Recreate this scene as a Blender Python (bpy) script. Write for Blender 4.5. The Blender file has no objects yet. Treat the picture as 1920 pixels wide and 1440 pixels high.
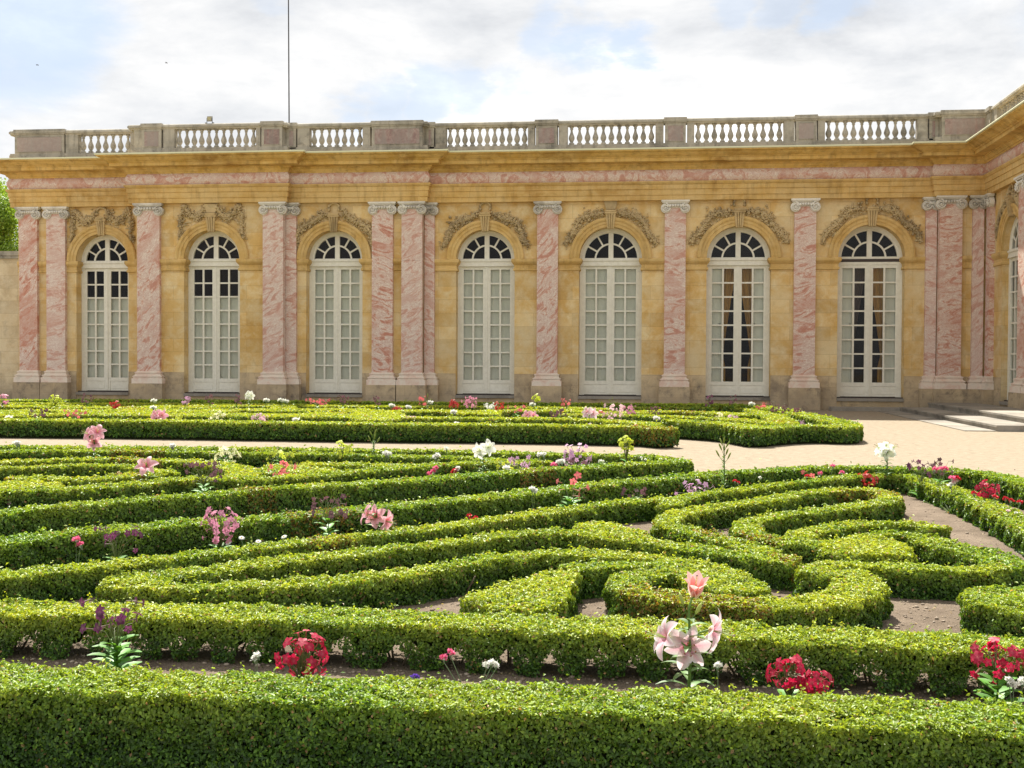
import bpy, math, random
import numpy as np
from math import sin, cos, pi, radians, atan2, sqrt, tan
from mathutils import Vector, Matrix
RS = np.random.RandomState(7)
random.seed(7)
scene = bpy.context.scene
COL = scene.collection
# ------------------------------------------------------------------ camera
F = 2220.5; YAW = radians(6.737); PIT = radians(1.169); ROL = radians(0.268)
H = 1.65; YF = 41.25; XW = 11.09
_fw = np.array([-sin(YAW)*cos(PIT), cos(YAW)*cos(PIT), -sin(PIT)])
_r = np.array([cos(YAW), sin(YAW), 0.0]); _u = np.cross(_r, _fw)
CR = _r*cos(ROL) + _u*sin(ROL); CU = -_r*sin(ROL) + _u*cos(ROL)
CP = np.array([0, 0, H])
def ray(px, py): return _fw + CR*(px-960)/F - CU*(py-720)/F
def on_z(px, py, z):
    d = ray(px, py); t = (z-H)/d[2]; return CP + d*t
def on_y(px, py, Y):
    d = ray(px, py); return CP + d*(Y/d[1])
def on_d(px, py, dep):
    return CP + ray(px, py)*dep
def fx(px, out=0.0, py=560): return float(on_y(px, py, YF-out)[0])
def fz(px, py, out=0.0): return float(on_y(px, py, YF-out)[2])
def wu(px, out=0.0, py=560):
    d = ray(px, py); t = (XW-out)/d[0]; return YF - float((CP+d*t)[1])
cam = bpy.data.cameras.new('camera'); co = bpy.data.objects.new('camera', cam); COL.objects.link(co)
cam.sensor_width = 36; cam.lens = F/1920*36; cam.clip_end = 2000; cam.clip_start = 0.05
M = Matrix(((CR[0], CU[0], -_fw[0], 0), (CR[1], CU[1], -_fw[1], 0), (CR[2], CU[2], -_fw[2], H), (0, 0, 0, 1)))
co.matrix_world = M; scene.camera = co
# ------------------------------------------------------------------ object helpers
def link(name, me, parent=None):
    o = bpy.data.objects.new(name, me); COL.objects.link(o)
    if parent is not None: o.parent = parent
    return o
def tag(o, label=None, cat=None, group=None, kind=None):
    if label: o['label'] = label
    if cat: o['category'] = cat
    if group: o['group'] = group
    if kind: o['kind'] = kind
    return o
def empty(name, loc=(0, 0, 0), label=None, cat=None, group=None):
    o = bpy.data.objects.new(name, None); COL.objects.link(o); o.location = loc
    o.empty_display_size = .2
    return tag(o, label, cat, group)
def npmesh(name, V, Fc, mats, midx=None, fcol=None, vcol=None, smooth=False):
    """V (n,3), Fc (m,k) array with constant k"""
    me = bpy.data.meshes.new(name)
    V = np.asarray(V, np.float32); Fc = np.asarray(Fc, np.int32); m, k = Fc.shape
    me.vertices.add(len(V)); me.vertices.foreach_set('co', V.ravel())
    me.loops.add(m*k); me.loops.foreach_set('vertex_index', Fc.ravel())
    me.polygons.add(m); me.polygons.foreach_set('loop_start', np.arange(m, dtype=np.int32)*k)
    me.polygons.foreach_set('loop_total', np.full(m, k, np.int32))
    for mm in mats: me.materials.append(mm)
    if midx is not None: me.polygons.foreach_set('material_index', np.asarray(midx, np.int32))
    me.update(calc_edges=True)
    if fcol is not None:
        a = me.attributes.new('Col', 'FLOAT_COLOR', 'FACE')
        a.data.foreach_set('color', np.c_[fcol, np.ones(len(fcol))].astype(np.float32).ravel())
    if vcol is not None:
        a = me.attributes.new('Col', 'FLOAT_COLOR', 'POINT')
        a.data.foreach_set('color', np.c_[vcol, np.ones(len(vcol))].astype(np.float32).ravel())
    if smooth: me.polygons.foreach_set('use_smooth', np.ones(m, bool))
    return me
class MB:
    """mesh builder in local (u, out, z); T maps to world"""
    def __init__(s, T=None): s.v = []; s.f = []; s.c = []; s.T = T; s.cc = None; s.sm = []
    def P(s, p):
        s.v.append(p); s.c.append(s.cc); return len(s.v)-1
    def face(s, idx, sm=False): s.f.append(tuple(idx)); s.sm.append(sm)
    def box(s, x0, x1, y0, y1, z0, z1):
        i = len(s.v)
        for z in (z0, z1):
            for x, y in ((x0, y0), (x1, y0), (x1, y1), (x0, y1)): s.P((x, y, z))
        for q in ((0, 3, 2, 1), (4, 5, 6, 7), (0, 1, 5, 4), (1, 2, 6, 5), (2, 3, 7, 6), (3, 0, 4, 7)):
            s.face([i+k for k in q])
    def hexa(s, pts):
        i = len(s.v)
        for p in pts: s.P(p)
        for q in ((0, 3, 2, 1), (4, 5, 6, 7), (0, 1, 5, 4), (1, 2, 6, 5), (2, 3, 7, 6), (3, 0, 4, 7)):
            s.face([i+k for k in q])
    def lathe(s, prof, cx, cy, n=12, sm=True):
        i = len(s.v)
        for r, z in prof:
            for k in range(n):
                a = 2*pi*k/n; s.P((cx+r*cos(a), cy+r*sin(a), z))
        for j in range(len(prof)-1):
            for k in range(n):
                k2 = (k+1) % n
                s.face([i+j*n+k, i+j*n+k2, i+(j+1)*n+k2, i+(j+1)*n+k], sm)
        s.face([i+k for k in range(n)][::-1]); s.face([i+(len(prof)-1)*n+k for k in range(n)])
    def tube(s, pts, rad, n=6, sm=True, cap=True):
        pts = [Vector(p) for p in pts]; i = len(s.v)
        rr = rad if hasattr(rad, '__len__') else [rad]*len(pts)
        for j, p in enumerate(pts):
            d = (pts[min(j+1, len(pts)-1)] - pts[max(j-1, 0)]).normalized()
            a = d.cross(Vector((0, 0, 1)));
            if a.length < .01: a = Vector((1, 0, 0))
            a.normalize(); b = d.cross(a)
            for k in range(n):
                t = 2*pi*k/n; s.P(tuple(p + (a*cos(t)+b*sin(t))*rr[j]))
        for j in range(len(pts)-1):
            for k in range(n):
                k2 = (k+1) % n; s.face([i+j*n+k, i+j*n+k2, i+(j+1)*n+k2, i+(j+1)*n+k], sm)
        if cap:
            s.face([i+k for k in range(n)][::-1]); s.face([i+(len(pts)-1)*n+k for k in range(n)])
    def sweep(s, path, prof, closed_prof=True, caps=True):
        """path: 2D (x,y) world; prof list of (outward offset, z). outward = right-hand side of travel (left->right => -Y)"""
        n = len(path); i = len(s.v); m = len(prof)
        nor = []
        for a in range(n-1):
            dx, dy = path[a+1][0]-path[a][0], path[a+1][1]-path[a][1]; L = sqrt(dx*dx+dy*dy)
            nor.append((dy/L, -dx/L))
        for a in range(n):
            if a == 0: mx, my = nor[0]
            elif a == n-1: mx, my = nor[-1]
            else:
                n0, n1 = nor[a-1], nor[a]; dn = 1+n0[0]*n1[0]+n0[1]*n1[1]
                mx, my = (n0[0]+n1[0])/dn, (n0[1]+n1[1])/dn
            for o, z in prof: s.P((path[a][0]+mx*o, path[a][1]+my*o, z))
        for a in range(n-1):
            for k in range(m if closed_prof else m-1):
                k2 = (k+1) % m
                s.face([i+a*m+k, i+(a+1)*m+k, i+(a+1)*m+k2, i+a*m+k2])
        if caps and closed_prof:
            s.face([i+k for k in range(m)]); s.face([i+(n-1)*m+k for k in range(m)][::-1])
    def arcsweep(s, xc, zc, prof, a0=0, a1=pi, n=28):
        """prof list (r, out); swept about (xc,zc) in the u-z plane"""
        i = len(s.v); m = len(prof)
        for j in range(n+1):
            a = a0+(a1-a0)*j/n
            for r, o in prof: s.P((xc+r*cos(a), o, zc+r*sin(a)))
        for j in range(n):
            for k in range(m):
                k2 = (k+1) % m; s.face([i+j*m+k, i+(j+1)*m+k, i+(j+1)*m+k2, i+j*m+k2])
        s.face([i+k for k in range(m)]); s.face([i+n*m+k for k in range(m)][::-1])
    def mesh(s, name, mats):
        me = bpy.data.meshes.new(name)
        v = [s.T(p) for p in s.v] if s.T else s.v
        me.from_pydata(v, [], s.f)
        for m_ in (mats if isinstance(mats, (list, tuple)) else [mats]): me.materials.append(m_)
        if any(s.sm): me.polygons.foreach_set('use_smooth', s.sm)
        if s.c and s.c[0] is not None:
            a = me.attributes.new('Col', 'FLOAT_COLOR', 'POINT')
            a.data.foreach_set('color', np.c_[np.array(s.c), np.ones(len(s.c))].astype(np.float32).ravel())
        return me
    def build(s, name, mats, parent=None): return link(name, s.mesh(name, mats), parent)
# ------------------------------------------------------------------ materials
class NT:
    def __init__(s, name):
        s.m = bpy.data.materials.new(name); s.m.use_nodes = True; s.t = s.m.node_tree; s.t.nodes.clear()
        s.out = s.n('ShaderNodeOutputMaterial')
    def n(s, ty, **k):
        x = s.t.nodes.new(ty)
        for a, b in k.items(): setattr(x, a, b)
        return x
    def l(s, a, b): s.t.links.new(a, b)
    def set(s, node, **k):
        for a, b in k.items(): node.inputs[a.replace('_', ' ')].default_value = b
        return node
def rgb(*c): return (c[0], c[1], c[2], 1)
def mixc(t, fac, a, b, mode='MIX'):
    x = t.n('ShaderNodeMix', data_type='RGBA', blend_type=mode)
    for sock, val in ((0, fac), (6, a), (7, b)):
        if hasattr(val, 'links') or isinstance(val, bpy.types.NodeSocket): t.l(val, x.inputs[sock])
        else: x.inputs[sock].default_value = val
    return x.outputs[2]
def noise(t, vec, scale, detail=4, rough=.55, dist=0, out=0):
    x = t.n('ShaderNodeTexNoise'); t.l(vec, x.inputs['Vector'])
    x.inputs['Scale'].default_value = scale; x.inputs['Detail'].default_value = detail
    x.inputs['Roughness'].default_value = rough; x.inputs['Distortion'].default_value = dist
    return x.outputs[out]
def ramp(t, fac, stops):
    x = t.n('ShaderNodeValToRGB'); t.l(fac, x.inputs[0]); e = x.color_ramp.elements
    while len(e) < len(stops): e.new(.5)
    for k, (p, c) in enumerate(stops):
        e[k].position = p; e[k].color = c if len(c) == 4 else rgb(*c)
    return x.outputs[0]
def fr(v0, v1): return [(v0, (0, 0, 0)), (v1, (1, 1, 1))]
def math_(t, op, a, b=None, c=None):
    x = t.n('ShaderNodeMath', operation=op)
    for i, val in enumerate((a, b, c)):
        if val is None: continue
        if isinstance(val, bpy.types.NodeSocket): t.l(val, x.inputs[i])
        else: x.inputs[i].default_value = val
    return x.outputs[0]
def maprange(t, v, a, b, c=0, d=1):
    x = t.n('ShaderNodeMapRange'); t.l(v, x.inputs[0])
    for i, q in enumerate((a, b, c, d)): x.inputs[i+1].default_value = q
    return x.outputs[0]
def bump(t, h, strength=.3, dist=.02):
    x = t.n('ShaderNodeBump'); t.l(h, x.inputs['Height']); x.inputs['Strength'].default_value = strength
    x.inputs['Distance'].default_value = dist; return x.outputs[0]
def finish(t, color, rough=.8, nrm=None, spec=.3):
    p = t.n('ShaderNodeBsdfPrincipled')
    if isinstance(color, bpy.types.NodeSocket): t.l(color, p.inputs['Base Color'])
    else: p.inputs['Base Color'].default_value = color
    if isinstance(rough, bpy.types.NodeSocket): t.l(rough, p.inputs['Roughness'])
    else: p.inputs['Roughness'].default_value = rough
    p.inputs['Specular IOR Level'].default_value = spec
    if nrm is not None: t.l(nrm, p.inputs['Normal'])
    t.l(p.outputs[0], t.out.inputs[0]); return t.m
def objco(t): return t.n('ShaderNodeTexCoord').outputs['Object']
def geo(t): return t.n('ShaderNodeNewGeometry').outputs['Position']
def mapping(t, vec, scale=(1, 1, 1), loc=(0, 0, 0), rot=(0, 0, 0)):
    x = t.n('ShaderNodeMapping'); t.l(vec, x.inputs[0]); x.inputs['Scale'].default_value = scale
    x.inputs['Location'].default_value = loc; x.inputs['Rotation'].default_value = rot; return x.outputs[0]
def ashlar_vec(t):
    s = t.n('ShaderNodeSeparateXYZ'); t.l(geo(t), s.inputs[0])
    c = t.n('ShaderNodeCombineXYZ'); t.l(math_(t, 'ADD', s.outputs[0], s.outputs[1]), c.inputs[0])
    t.l(s.outputs[2], c.inputs[1]); return c.outputs[0], s
def stone_mat(name, base, light, dark, blocks=True, lowgrey=True, bw=1.35, bh=.47, grime=.5, streak=False):
    t = NT(name); g = geo(t); v, sep = ashlar_vec(t)
    big = noise(t, g, .55, 4, .6); mid = noise(t, g, 2.3, 6, .65, .3); fine = noise(t, g, 22, 5, .7)
    c = ramp(t, big, [(.32, dark), (.5, base), (.68, light)])
    c = mixc(t, ramp(t, mid, fr(.42, .68)), c, rgb(*light))
    if blocks:
        b = t.n('ShaderNodeTexBrick'); t.l(v, b.inputs['Vector']); b.inputs['Scale'].default_value = 1
        b.inputs['Brick Width'].default_value = bw; b.inputs['Row Height'].default_value = bh
        b.inputs['Mortar Size'].default_value = .008; b.inputs['Mortar Smooth'].default_value = .2
        b.inputs['Color1'].default_value = (.80, .80, .82, 1); b.inputs['Color2'].default_value = (1.10, 1.09, 1.05, 1)
        b.inputs['Mortar'].default_value = (.70, .64, .56, 1); b.inputs['Bias'].default_value = .15
        c = mixc(t, .62, c, b.outputs['Color'], 'MULTIPLY')
    if streak:
        sv = mapping(t, g, (5, 5, .5)); st = noise(t, sv, 1, 5, .6)
        c = mixc(t, math_(t, 'MULTIPLY', ramp(t, st, fr(.5, .72)), .55), c, rgb(dark[0]*.55, dark[1]*.55, dark[2]*.6))
        hv = mapping(t, g, (.5, .5, 6)); ht = noise(t, hv, 1, 4, .6)
        c = mixc(t, math_(t, 'MULTIPLY', ramp(t, ht, fr(.45, .7)), .45), c, rgb(light[0]*1.1, light[1]*1.05, light[2]))
    gr = noise(t, g, 3.1, 8, .7, .5)
    if lowgrey:
        zf = math_(t, 'ADD', maprange(t, sep.outputs[2], .2, 1.25, 1, 0), math_(t, 'MULTIPLY', math_(t, 'SUBTRACT', gr, .5), 1.6))
        zf = maprange(t, zf, .25, 1.0)
        c = mixc(t, math_(t, 'MULTIPLY', zf, .75), c, rgb(.37, .30, .21))
        bl = ramp(t, noise(t, g, 1.7, 8, .75, .4), fr(.54, .68))
        zz = maprange(t, sep.outputs[2], .75, 1.15, 1, 0)
        c = mixc(t, math_(t, 'MULTIPLY', math_(t, 'MULTIPLY', bl, zz), .8), c, rgb(.13, .11, .09))
    c = mixc(t, math_(t, 'MULTIPLY', ramp(t, gr, fr(.55, .78)), grime), c, rgb(dark[0]*.5, dark[1]*.5, dark[2]*.55))
    c = mixc(t, .22, c, ramp(t, fine, [(.3, (.6, .6, .6)), (.7, (1.15, 1.15, 1.15))]), 'MULTIPLY')
    hh = math_(t, 'ADD', fine, math_(t, 'MULTIPLY', mid, 1.5))
    return finish(t, c, .85, bump(t, hh, .35, .012), .2)
OCH = stone_mat('ochre_limestone', (.68, .455, .18), (.75, .60, .35), (.60, .37, .12), grime=.3)
OCHM = stone_mat('ochre_moulding', (.62, .405, .14), (.68, .49, .22), (.50, .30, .09), blocks=True, bw=2.1, bh=9, lowgrey=False, grime=.35, streak=True)
CORN = stone_mat('cornice_stone', (.62, .39, .105), (.72, .51, .20), (.38, .215, .06), blocks=True, bw=1.7, bh=9, lowgrey=False, grime=.55, streak=True)
GREY = stone_mat('weathered_stone', (.31, .285, .23), (.47, .43, .35), (.15, .14, .115), blocks=False, lowgrey=False, grime=.85, streak=True)
PLIN = stone_mat('plinth_stone', (.50, .38, .235), (.62, .49, .31), (.28, .22, .155), bw=1.6, bh=.38, lowgrey=True, grime=.8)
STEP = stone_mat('step_stone', (.24, .22, .185), (.33, .30, .255), (.14, .125, .105), bw=1.9, bh=3, lowgrey=False, grime=.5)
CREAM = stone_mat('cream_wall_stone', (.62, .50, .32), (.70, .60, .42), (.48, .38, .24))
CAPM = stone_mat('capital_stone', (.68, .64, .56), (.80, .76, .67), (.36, .32, .26), blocks=False, lowgrey=False, grime=.6)
RELM = stone_mat('grimy_carving', (.47, .355, .19), (.60, .46, .25), (.29, .22, .13), blocks=False, lowgrey=False, grime=.8)
def marble(name, rail=False):
    t = NT(name); g = geo(t); oi = t.n('ShaderNodeObjectInfo')
    add = t.n('ShaderNodeVectorMath', operation='MULTIPLY_ADD'); t.l(oi.outputs['Random'], add.inputs[0]) if False else None
    cmb = t.n('ShaderNodeCombineXYZ'); r40 = math_(t, 'MULTIPLY', oi.outputs['Random'], 40)
    for k in range(3): t.l(r40, cmb.inputs[k])
    va = t.n('ShaderNodeVectorMath', operation='ADD'); t.l(g, va.inputs[0]); t.l(cmb.outputs[0], va.inputs[1]); v = va.outputs[0]
    tilt = t.n('ShaderNodeVectorRotate', rotation_type='AXIS_ANGLE'); tilt.inputs['Axis'].default_value = (0, 1, 0)
    t.l(v, tilt.inputs['Vector']); t.l(math_(t, 'MULTIPLY_ADD', oi.outputs['Random'], 1.6, -.55), tilt.inputs['Angle'])
    vm = mapping(t, tilt.outputs[0], (1.2, 1.2, 3.2) if not rail else (2, 2, 2))
    n1 = noise(t, vm, 1.05, 10, .66, 1.9); n2 = noise(t, vm, 5, 9, .75, 1.2); n3 = noise(t, vm, .6, 3, .5, .5)
    c = ramp(t, n1, [(.39, (.50, .20, .13)), (.46, (.66, .40, .30)), (.495, (.75, .64, .55)), (.58, (.72, .60, .51)), (.72, (.64, .44, .35))])
    c = mixc(t, math_(t, 'MULTIPLY', ramp(t, n2, [(.455, (0, 0, 0)), (.5, (1, 1, 1)), (.545, (0, 0, 0))]), .8), c, rgb(.42, .14, .085))
    c = mixc(t, math_(t, 'MULTIPLY', ramp(t, n3, fr(.53, .64)), .6), c, rgb(.52, .24, .17))
    c = mixc(t, math_(t, 'MULTIPLY', ramp(t, noise(t, v, 9, 6, .8), fr(.5, .7)), .35), c, rgb(.75, .68, .61))
    pale = maprange(t, math_(t, 'FRACT', math_(t, 'MULTIPLY', oi.outputs['Random'], 7.3)), 0, 1, 0, .30)
    c = mixc(t, pale, c, rgb(.70, .61, .54))
    return finish(t, c, .55, bump(t, n2, .1, .005), .35)
MARB = marble('pink_marble'); MARF = marble('pink_marble_frieze', True)
t = NT('red_panel_marble'); g = geo(t); n1 = noise(t, g, 6, 8, .7, 1); n2 = noise(t, mapping(t, g, (6, 6, .8)), 1, 5, .6)
c = ramp(t, n1, [(.35, (.19, .09, .085)), (.5, (.31, .18, .16)), (.65, (.42, .33, .29))])
c = mixc(t, math_(t, 'MULTIPLY', ramp(t, n2, fr(.4, .65)), .85), c, rgb(.25, .22, .195))
oi_ = t.n('ShaderNodeObjectInfo'); c = mixc(t, maprange(t, oi_.outputs['Random'], 0, 1, .0, .7), c, rgb(.38, .33, .29))
PANM = finish(t, c, .8)
def basepink():
    t = NT('pale_pink_base'); g = geo(t)
    c = ramp(t, noise(t, g, 2.5, 8, .7, .8), [(.35, (.70, .50, .40)), (.55, (.78, .68, .57)), (.7, (.66, .58, .48))])
    return finish(t, c, .7)
BASEM = basepink()
t = NT('window_paint'); g = geo(t)
c = mixc(t, ramp(t, noise(t, g, 7, 6, .7), fr(.4, .75)), rgb(.80, .77, .66), rgb(.68, .65, .54))
PAINT = finish(t, c, .5)
t = NT('shutter_paint'); g = geo(t); s_ = t.n('ShaderNodeSeparateXYZ'); t.l(g, s_.inputs[0])
c = mixc(t, ramp(t, noise(t, mapping(t, g, (3, 3, .5)), 2, 5, .6), fr(.35, .7)), rgb(.70, .70, .60), rgb(.60, .61, .53))
SHUT = finish(t, c, .7)
t = NT('dark_lintel'); DARKM = finish(t, rgb(.06, .045, .04), .6)
t = NT('interior_dark'); INTM = finish(t, rgb(.035, .026, .02), .9)
t = NT('gold_curtain'); CURT = finish(t, rgb(.55, .33, .09), .7)
t = NT('brown_curtain'); CURB = finish(t, rgb(.12, .085, .06), .7)
def glass():
    t = NT('window_glass'); f_ = t.n('ShaderNodeFresnel'); f_.inputs[0].default_value = 1.5
    a = t.n('ShaderNodeBsdfTransparent'); b = t.n('ShaderNodeBsdfGlossy'); b.inputs['Roughness'].default_value = .04
    a.inputs[0].default_value = (.93, .94, .92, 1)
    nb = noise(t, geo(t), 1.2, 2, .5); t.l(bump(t, nb, .12, .05), b.inputs['Normal'])
    m = t.n('ShaderNodeMixShader'); t.l(math_(t, 'MULTIPLY', f_.outputs[0], .55), m.inputs[0]); t.l(a.outputs[0], m.inputs[1]); t.l(b.outputs[0], m.inputs[2])
    t.l(m.outputs[0], t.out.inputs[0]); return t.m
GLASS = glass()
t = NT('sunlit_gutter'); GUTM = finish(t, rgb(.72, .72, .50), .5)  # pale colour paints a sunlit line along the gutter edge
t = NT('dark_metal'); METAL = finish(t, rgb(.05, .05, .055), .5)
t = NT('lamp_housing'); LAMPM = finish(t, rgb(.35, .33, .28), .5)
def gravel():
    t = NT('gravel'); g = geo(t)
    n1 = noise(t, g, 1.1, 6, .6); n2 = noise(t, g, 45, 3, .8); n3 = noise(t, g, 7, 6, .7)
    c = ramp(t, n3, [(.3, (.21, .171, .122)), (.5, (.29, .24, .172)), (.7, (.36, .30, .222))])
    c = mixc(t, .5, c, ramp(t, n2, [(.3, (.55, .55, .55)), (.55, (1, 1, 1)), (.75, (1.25, 1.2, 1.15))]), 'MULTIPLY')
    c = mixc(t, math_(t, 'MULTIPLY', ramp(t, n1, fr(.45, .7)), .35), c, rgb(.31, .24, .18))
    return finish(t, c, .95, bump(t, n2, .6, .02), .1)
GRAV = gravel()
def soil():
    t = NT('soil'); g = geo(t)
    n1 = noise(t, g, 3, 6, .7); n2 = noise(t, g, 60, 5, .8)
    c = ramp(t, n1, [(.3, (.155, .118, .085)), (.6, (.245, .19, .14)), (.8, (.31, .245, .18))])
    vo = t.n('ShaderNodeTexVoronoi'); t.l(g, vo.inputs['Vector']); vo.inputs['Scale'].default_value = 42
    c = mixc(t, .6, c, ramp(t, n2, [(.3, (.5, .5, .5)), (.7, (1.4, 1.4, 1.4))]), 'MULTIPLY')
    c = mixc(t, ramp(t, vo.outputs['Distance'], [(.0, (1, 1, 1)), (.16, (0, 0, 0))]), c, rgb(.36, .30, .24))
    return finish(t, c, .95, bump(t, math_(t, 'ADD', n2, math_(t, 'MULTIPLY', n1, 3)), .8, .03), .1)
SOIL = soil()
def leafmat(name, trans=.35, rough=.42, spec=.5):
    t = NT(name); a = t.n('ShaderNodeAttribute', attribute_name='Col')
    p = t.n('ShaderNodeBsdfPrincipled'); t.l(a.outputs['Color'], p.inputs['Base Color']); p.inputs['Roughness'].default_value = rough
    p.inputs['Specular IOR Level'].default_value = spec
    tr = t.n('ShaderNodeBsdfTranslucent')
    c2 = mixc(t, 1.0, a.outputs['Color'], rgb(1.5, 1.35, .6), 'MULTIPLY'); t.l(c2, tr.inputs[0])
    m = t.n('ShaderNodeMixShader'); m.inputs[0].default_value = trans
    t.l(p.outputs[0], m.inputs[1]); t.l(tr.outputs[0], m.inputs[2]); t.l(m.outputs[0], t.out.inputs[0]); return t.m
LEAF = leafmat('box_leaf', .33, .48, .45)
def petalmat():
    t = NT('petal'); a = t.n('ShaderNodeAttribute', attribute_name='Col')
    d = t.n('ShaderNodeBsdfPrincipled'); t.l(a.outputs['Color'], d.inputs['Base Color']); d.inputs['Roughness'].default_value = .55
    tr = t.n('ShaderNodeBsdfTranslucent'); t.l(a.outputs['Color'], tr.inputs[0])
    m = t.n('ShaderNodeMixShader'); m.inputs[0].default_value = .42
    t.l(d.outputs[0], m.inputs[1]); t.l(tr.outputs[0], m.inputs[2]); t.l(m.outputs[0], t.out.inputs[0]); return t.m
PETAL = petalmat()
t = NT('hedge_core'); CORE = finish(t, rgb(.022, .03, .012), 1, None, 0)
t = NT('bark'); BARK = finish(t, ramp(t, noise(t, geo(t), 30, 5, .7), [(.3, (.10, .075, .05)), (.7, (.22, .17, .12))]), .9)
# ------------------------------------------------------------------ world
w = bpy.data.worlds.new('World'); scene.world = w; w.use_nodes = True
class WT(NT):
    def __init__(s): s.t = w.node_tree; s.t.nodes.clear(); s.out = s.n('ShaderNodeOutputWorld')
t = WT(); EL = radians(54.5); AZ = radians(-17)
SUN = Vector((sin(AZ)*cos(EL), cos(AZ)*cos(EL), sin(EL)))
sky = t.n('ShaderNodeTexSky', sky_type='NISHITA'); sky.sun_disc = False; sky.sun_elevation = EL; sky.sun_rotation = AZ
sky.air_density = 1.0; sky.dust_density = 1.5
gen = t.n('ShaderNodeTexCoord').outputs['Generated']
gm = mapping(t, gen, (1, 1, 2.6))
wob = noise(t, gm, 5, 8, .62, 0, 1)
vs = t.n('ShaderNodeVectorMath', operation='SUBTRACT'); t.l(wob, vs.inputs[0]); vs.inputs[1].default_value = (.5, .5, .5)
vsc = t.n('ShaderNodeVectorMath', operation='MULTIPLY_ADD'); t.l(vs.outputs[0], vsc.inputs[0]); vsc.inputs[1].default_value = (.15, .15, .11)
t.l(gen, vsc.inputs[2]); wd = vsc.outputs[0]
blue = None
SPOTS = [(20, 20, 150, .75), (10, 110, 120, .65), (90, 60, 90, .55), (1060, 55, 60, .55), (1130, 65, 65, .7), (1200, 75, 50, .7),
         (700, 195, 60, .55), (790, 180, 70, .6), (870, 165, 60, .55), (960, 150, 50, .3), (1480, -25, 50, .4), (1600, -35, 60, .6), (1380, -20, 50, .4),
         (500, 10, 40, .25), (630, 205, 50, .5), (1175, 95, 45, .6), (-300, 0, 300, .8), (2300, -100, 250, .8), (900, -350, 220, .9), (1700, -500, 350, .9), (200, -500, 260, .8)]
for px, py, r, st in SPOTS:
    d = Vector(ray(px, py)).normalized()
    dst = t.n('ShaderNodeVectorMath', operation='DISTANCE'); t.l(wd, dst.inputs[0]); dst.inputs[1].default_value = d
    x = t.n('ShaderNodeMapRange', interpolation_type='SMOOTHSTEP'); t.l(dst.outputs['Value'], x.inputs[0])
    x.inputs[1].default_value = r/F*1.25; x.inputs[2].default_value = r/F*.55; x.inputs[3].default_value = 0; x.inputs[4].default_value = st
    blue = x.outputs[0] if blue is None else math_(t, 'MAXIMUM', blue, x.outputs[0])
shade = math_(t, 'ADD', math_(t, 'MULTIPLY', noise(t, gm, 3.0, 8, .6, .3), .6), math_(t, 'MULTIPLY', noise(t, gm, 9, 8, .6, .2), .4))
ccol = ramp(t, shade, [(.38, (.50, .515, .54)), (.46, (.61, .62, .635)), (.53, (.70, .70, .70)), (.60, (.92, .915, .90))])
cloud = mixc(t, 1.0, ccol, rgb(.62, .62, .62), 'MULTIPLY')
SKYK = .075
skyc = mixc(t, 1.0, sky.outputs[0], rgb(SKYK, SKYK, SKYK), 'MULTIPLY')
skyh = mixc(t, .75, skyc, rgb(.25, .31, .40))
mix = mixc(t, blue, cloud, skyh)
bg = t.n('ShaderNodeBackground'); t.l(mix, bg.inputs[0]); bg.inputs[1].default_value = 1
t.l(bg.outputs[0], t.out.inputs[0])
sl = bpy.data.lights.new('sun', 'SUN'); sl.energy = 4.8; sl.angle = radians(.6); sl.color = (1, .955, .87)
so = bpy.data.objects.new('sun', sl); COL.objects.link(so); so.rotation_euler = SUN.to_track_quat('Z', 'Y').to_euler(); so.location = (0, 20, 30)
vs_ = scene.view_settings; vs_.view_transform = 'Standard'; vs_.look = 'None'; vs_.gamma = 1; vs_.exposure = 1.22
scene.render.resolution_x = 1024; scene.render.resolution_y = 768
cy = scene.cycles; cy.max_bounces = 8; cy.transparent_max_bounces = 12
# ================================================================== PALACE
L2, L1, LR = .65, .35, .30
TF = lambda p: (p[0], YF-p[1], p[2])
TW = lambda p: (XW-p[1], YF-p[0], p[2])
palace = empty('palace', (0, YF, 0), 'long ochre stone palace with pink marble pilasters and a balustrade along its roof', 'building')
PINV = Matrix.Translation((0, -YF, 0))
def part(mb, name, mats, parent=palace):
    """world-space mesh; parts are parented so that world position is kept"""
    me = mb.mesh(name, mats); return linkp(name, me, parent)
def linkp(name, me, parent):
    o = link(name, me, parent)
    if parent is palace: o.matrix_parent_inverse = PINV
    return o
xL = fx(35); x260 = fx(256, L2); x530 = fx(531, L2); x791 = fx(792, L1); x1760 = fx(1759, LR)
WEND = 12.0
levels = [(xL, x260, 0), (x260, x530, L2), (x530, x791, L1), (x791, x1760, 0), (x1760, XW, LR)]
PATH = [(xL, YF+11), (xL, YF), (x260, YF), (x260, YF-L2), (x530, YF-L2), (x530, YF-L1), (x791, YF-L1), (x791, YF), (x1760, YF), (x1760, YF-LR), (XW, YF-LR), (XW, YF-WEND)]
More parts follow.
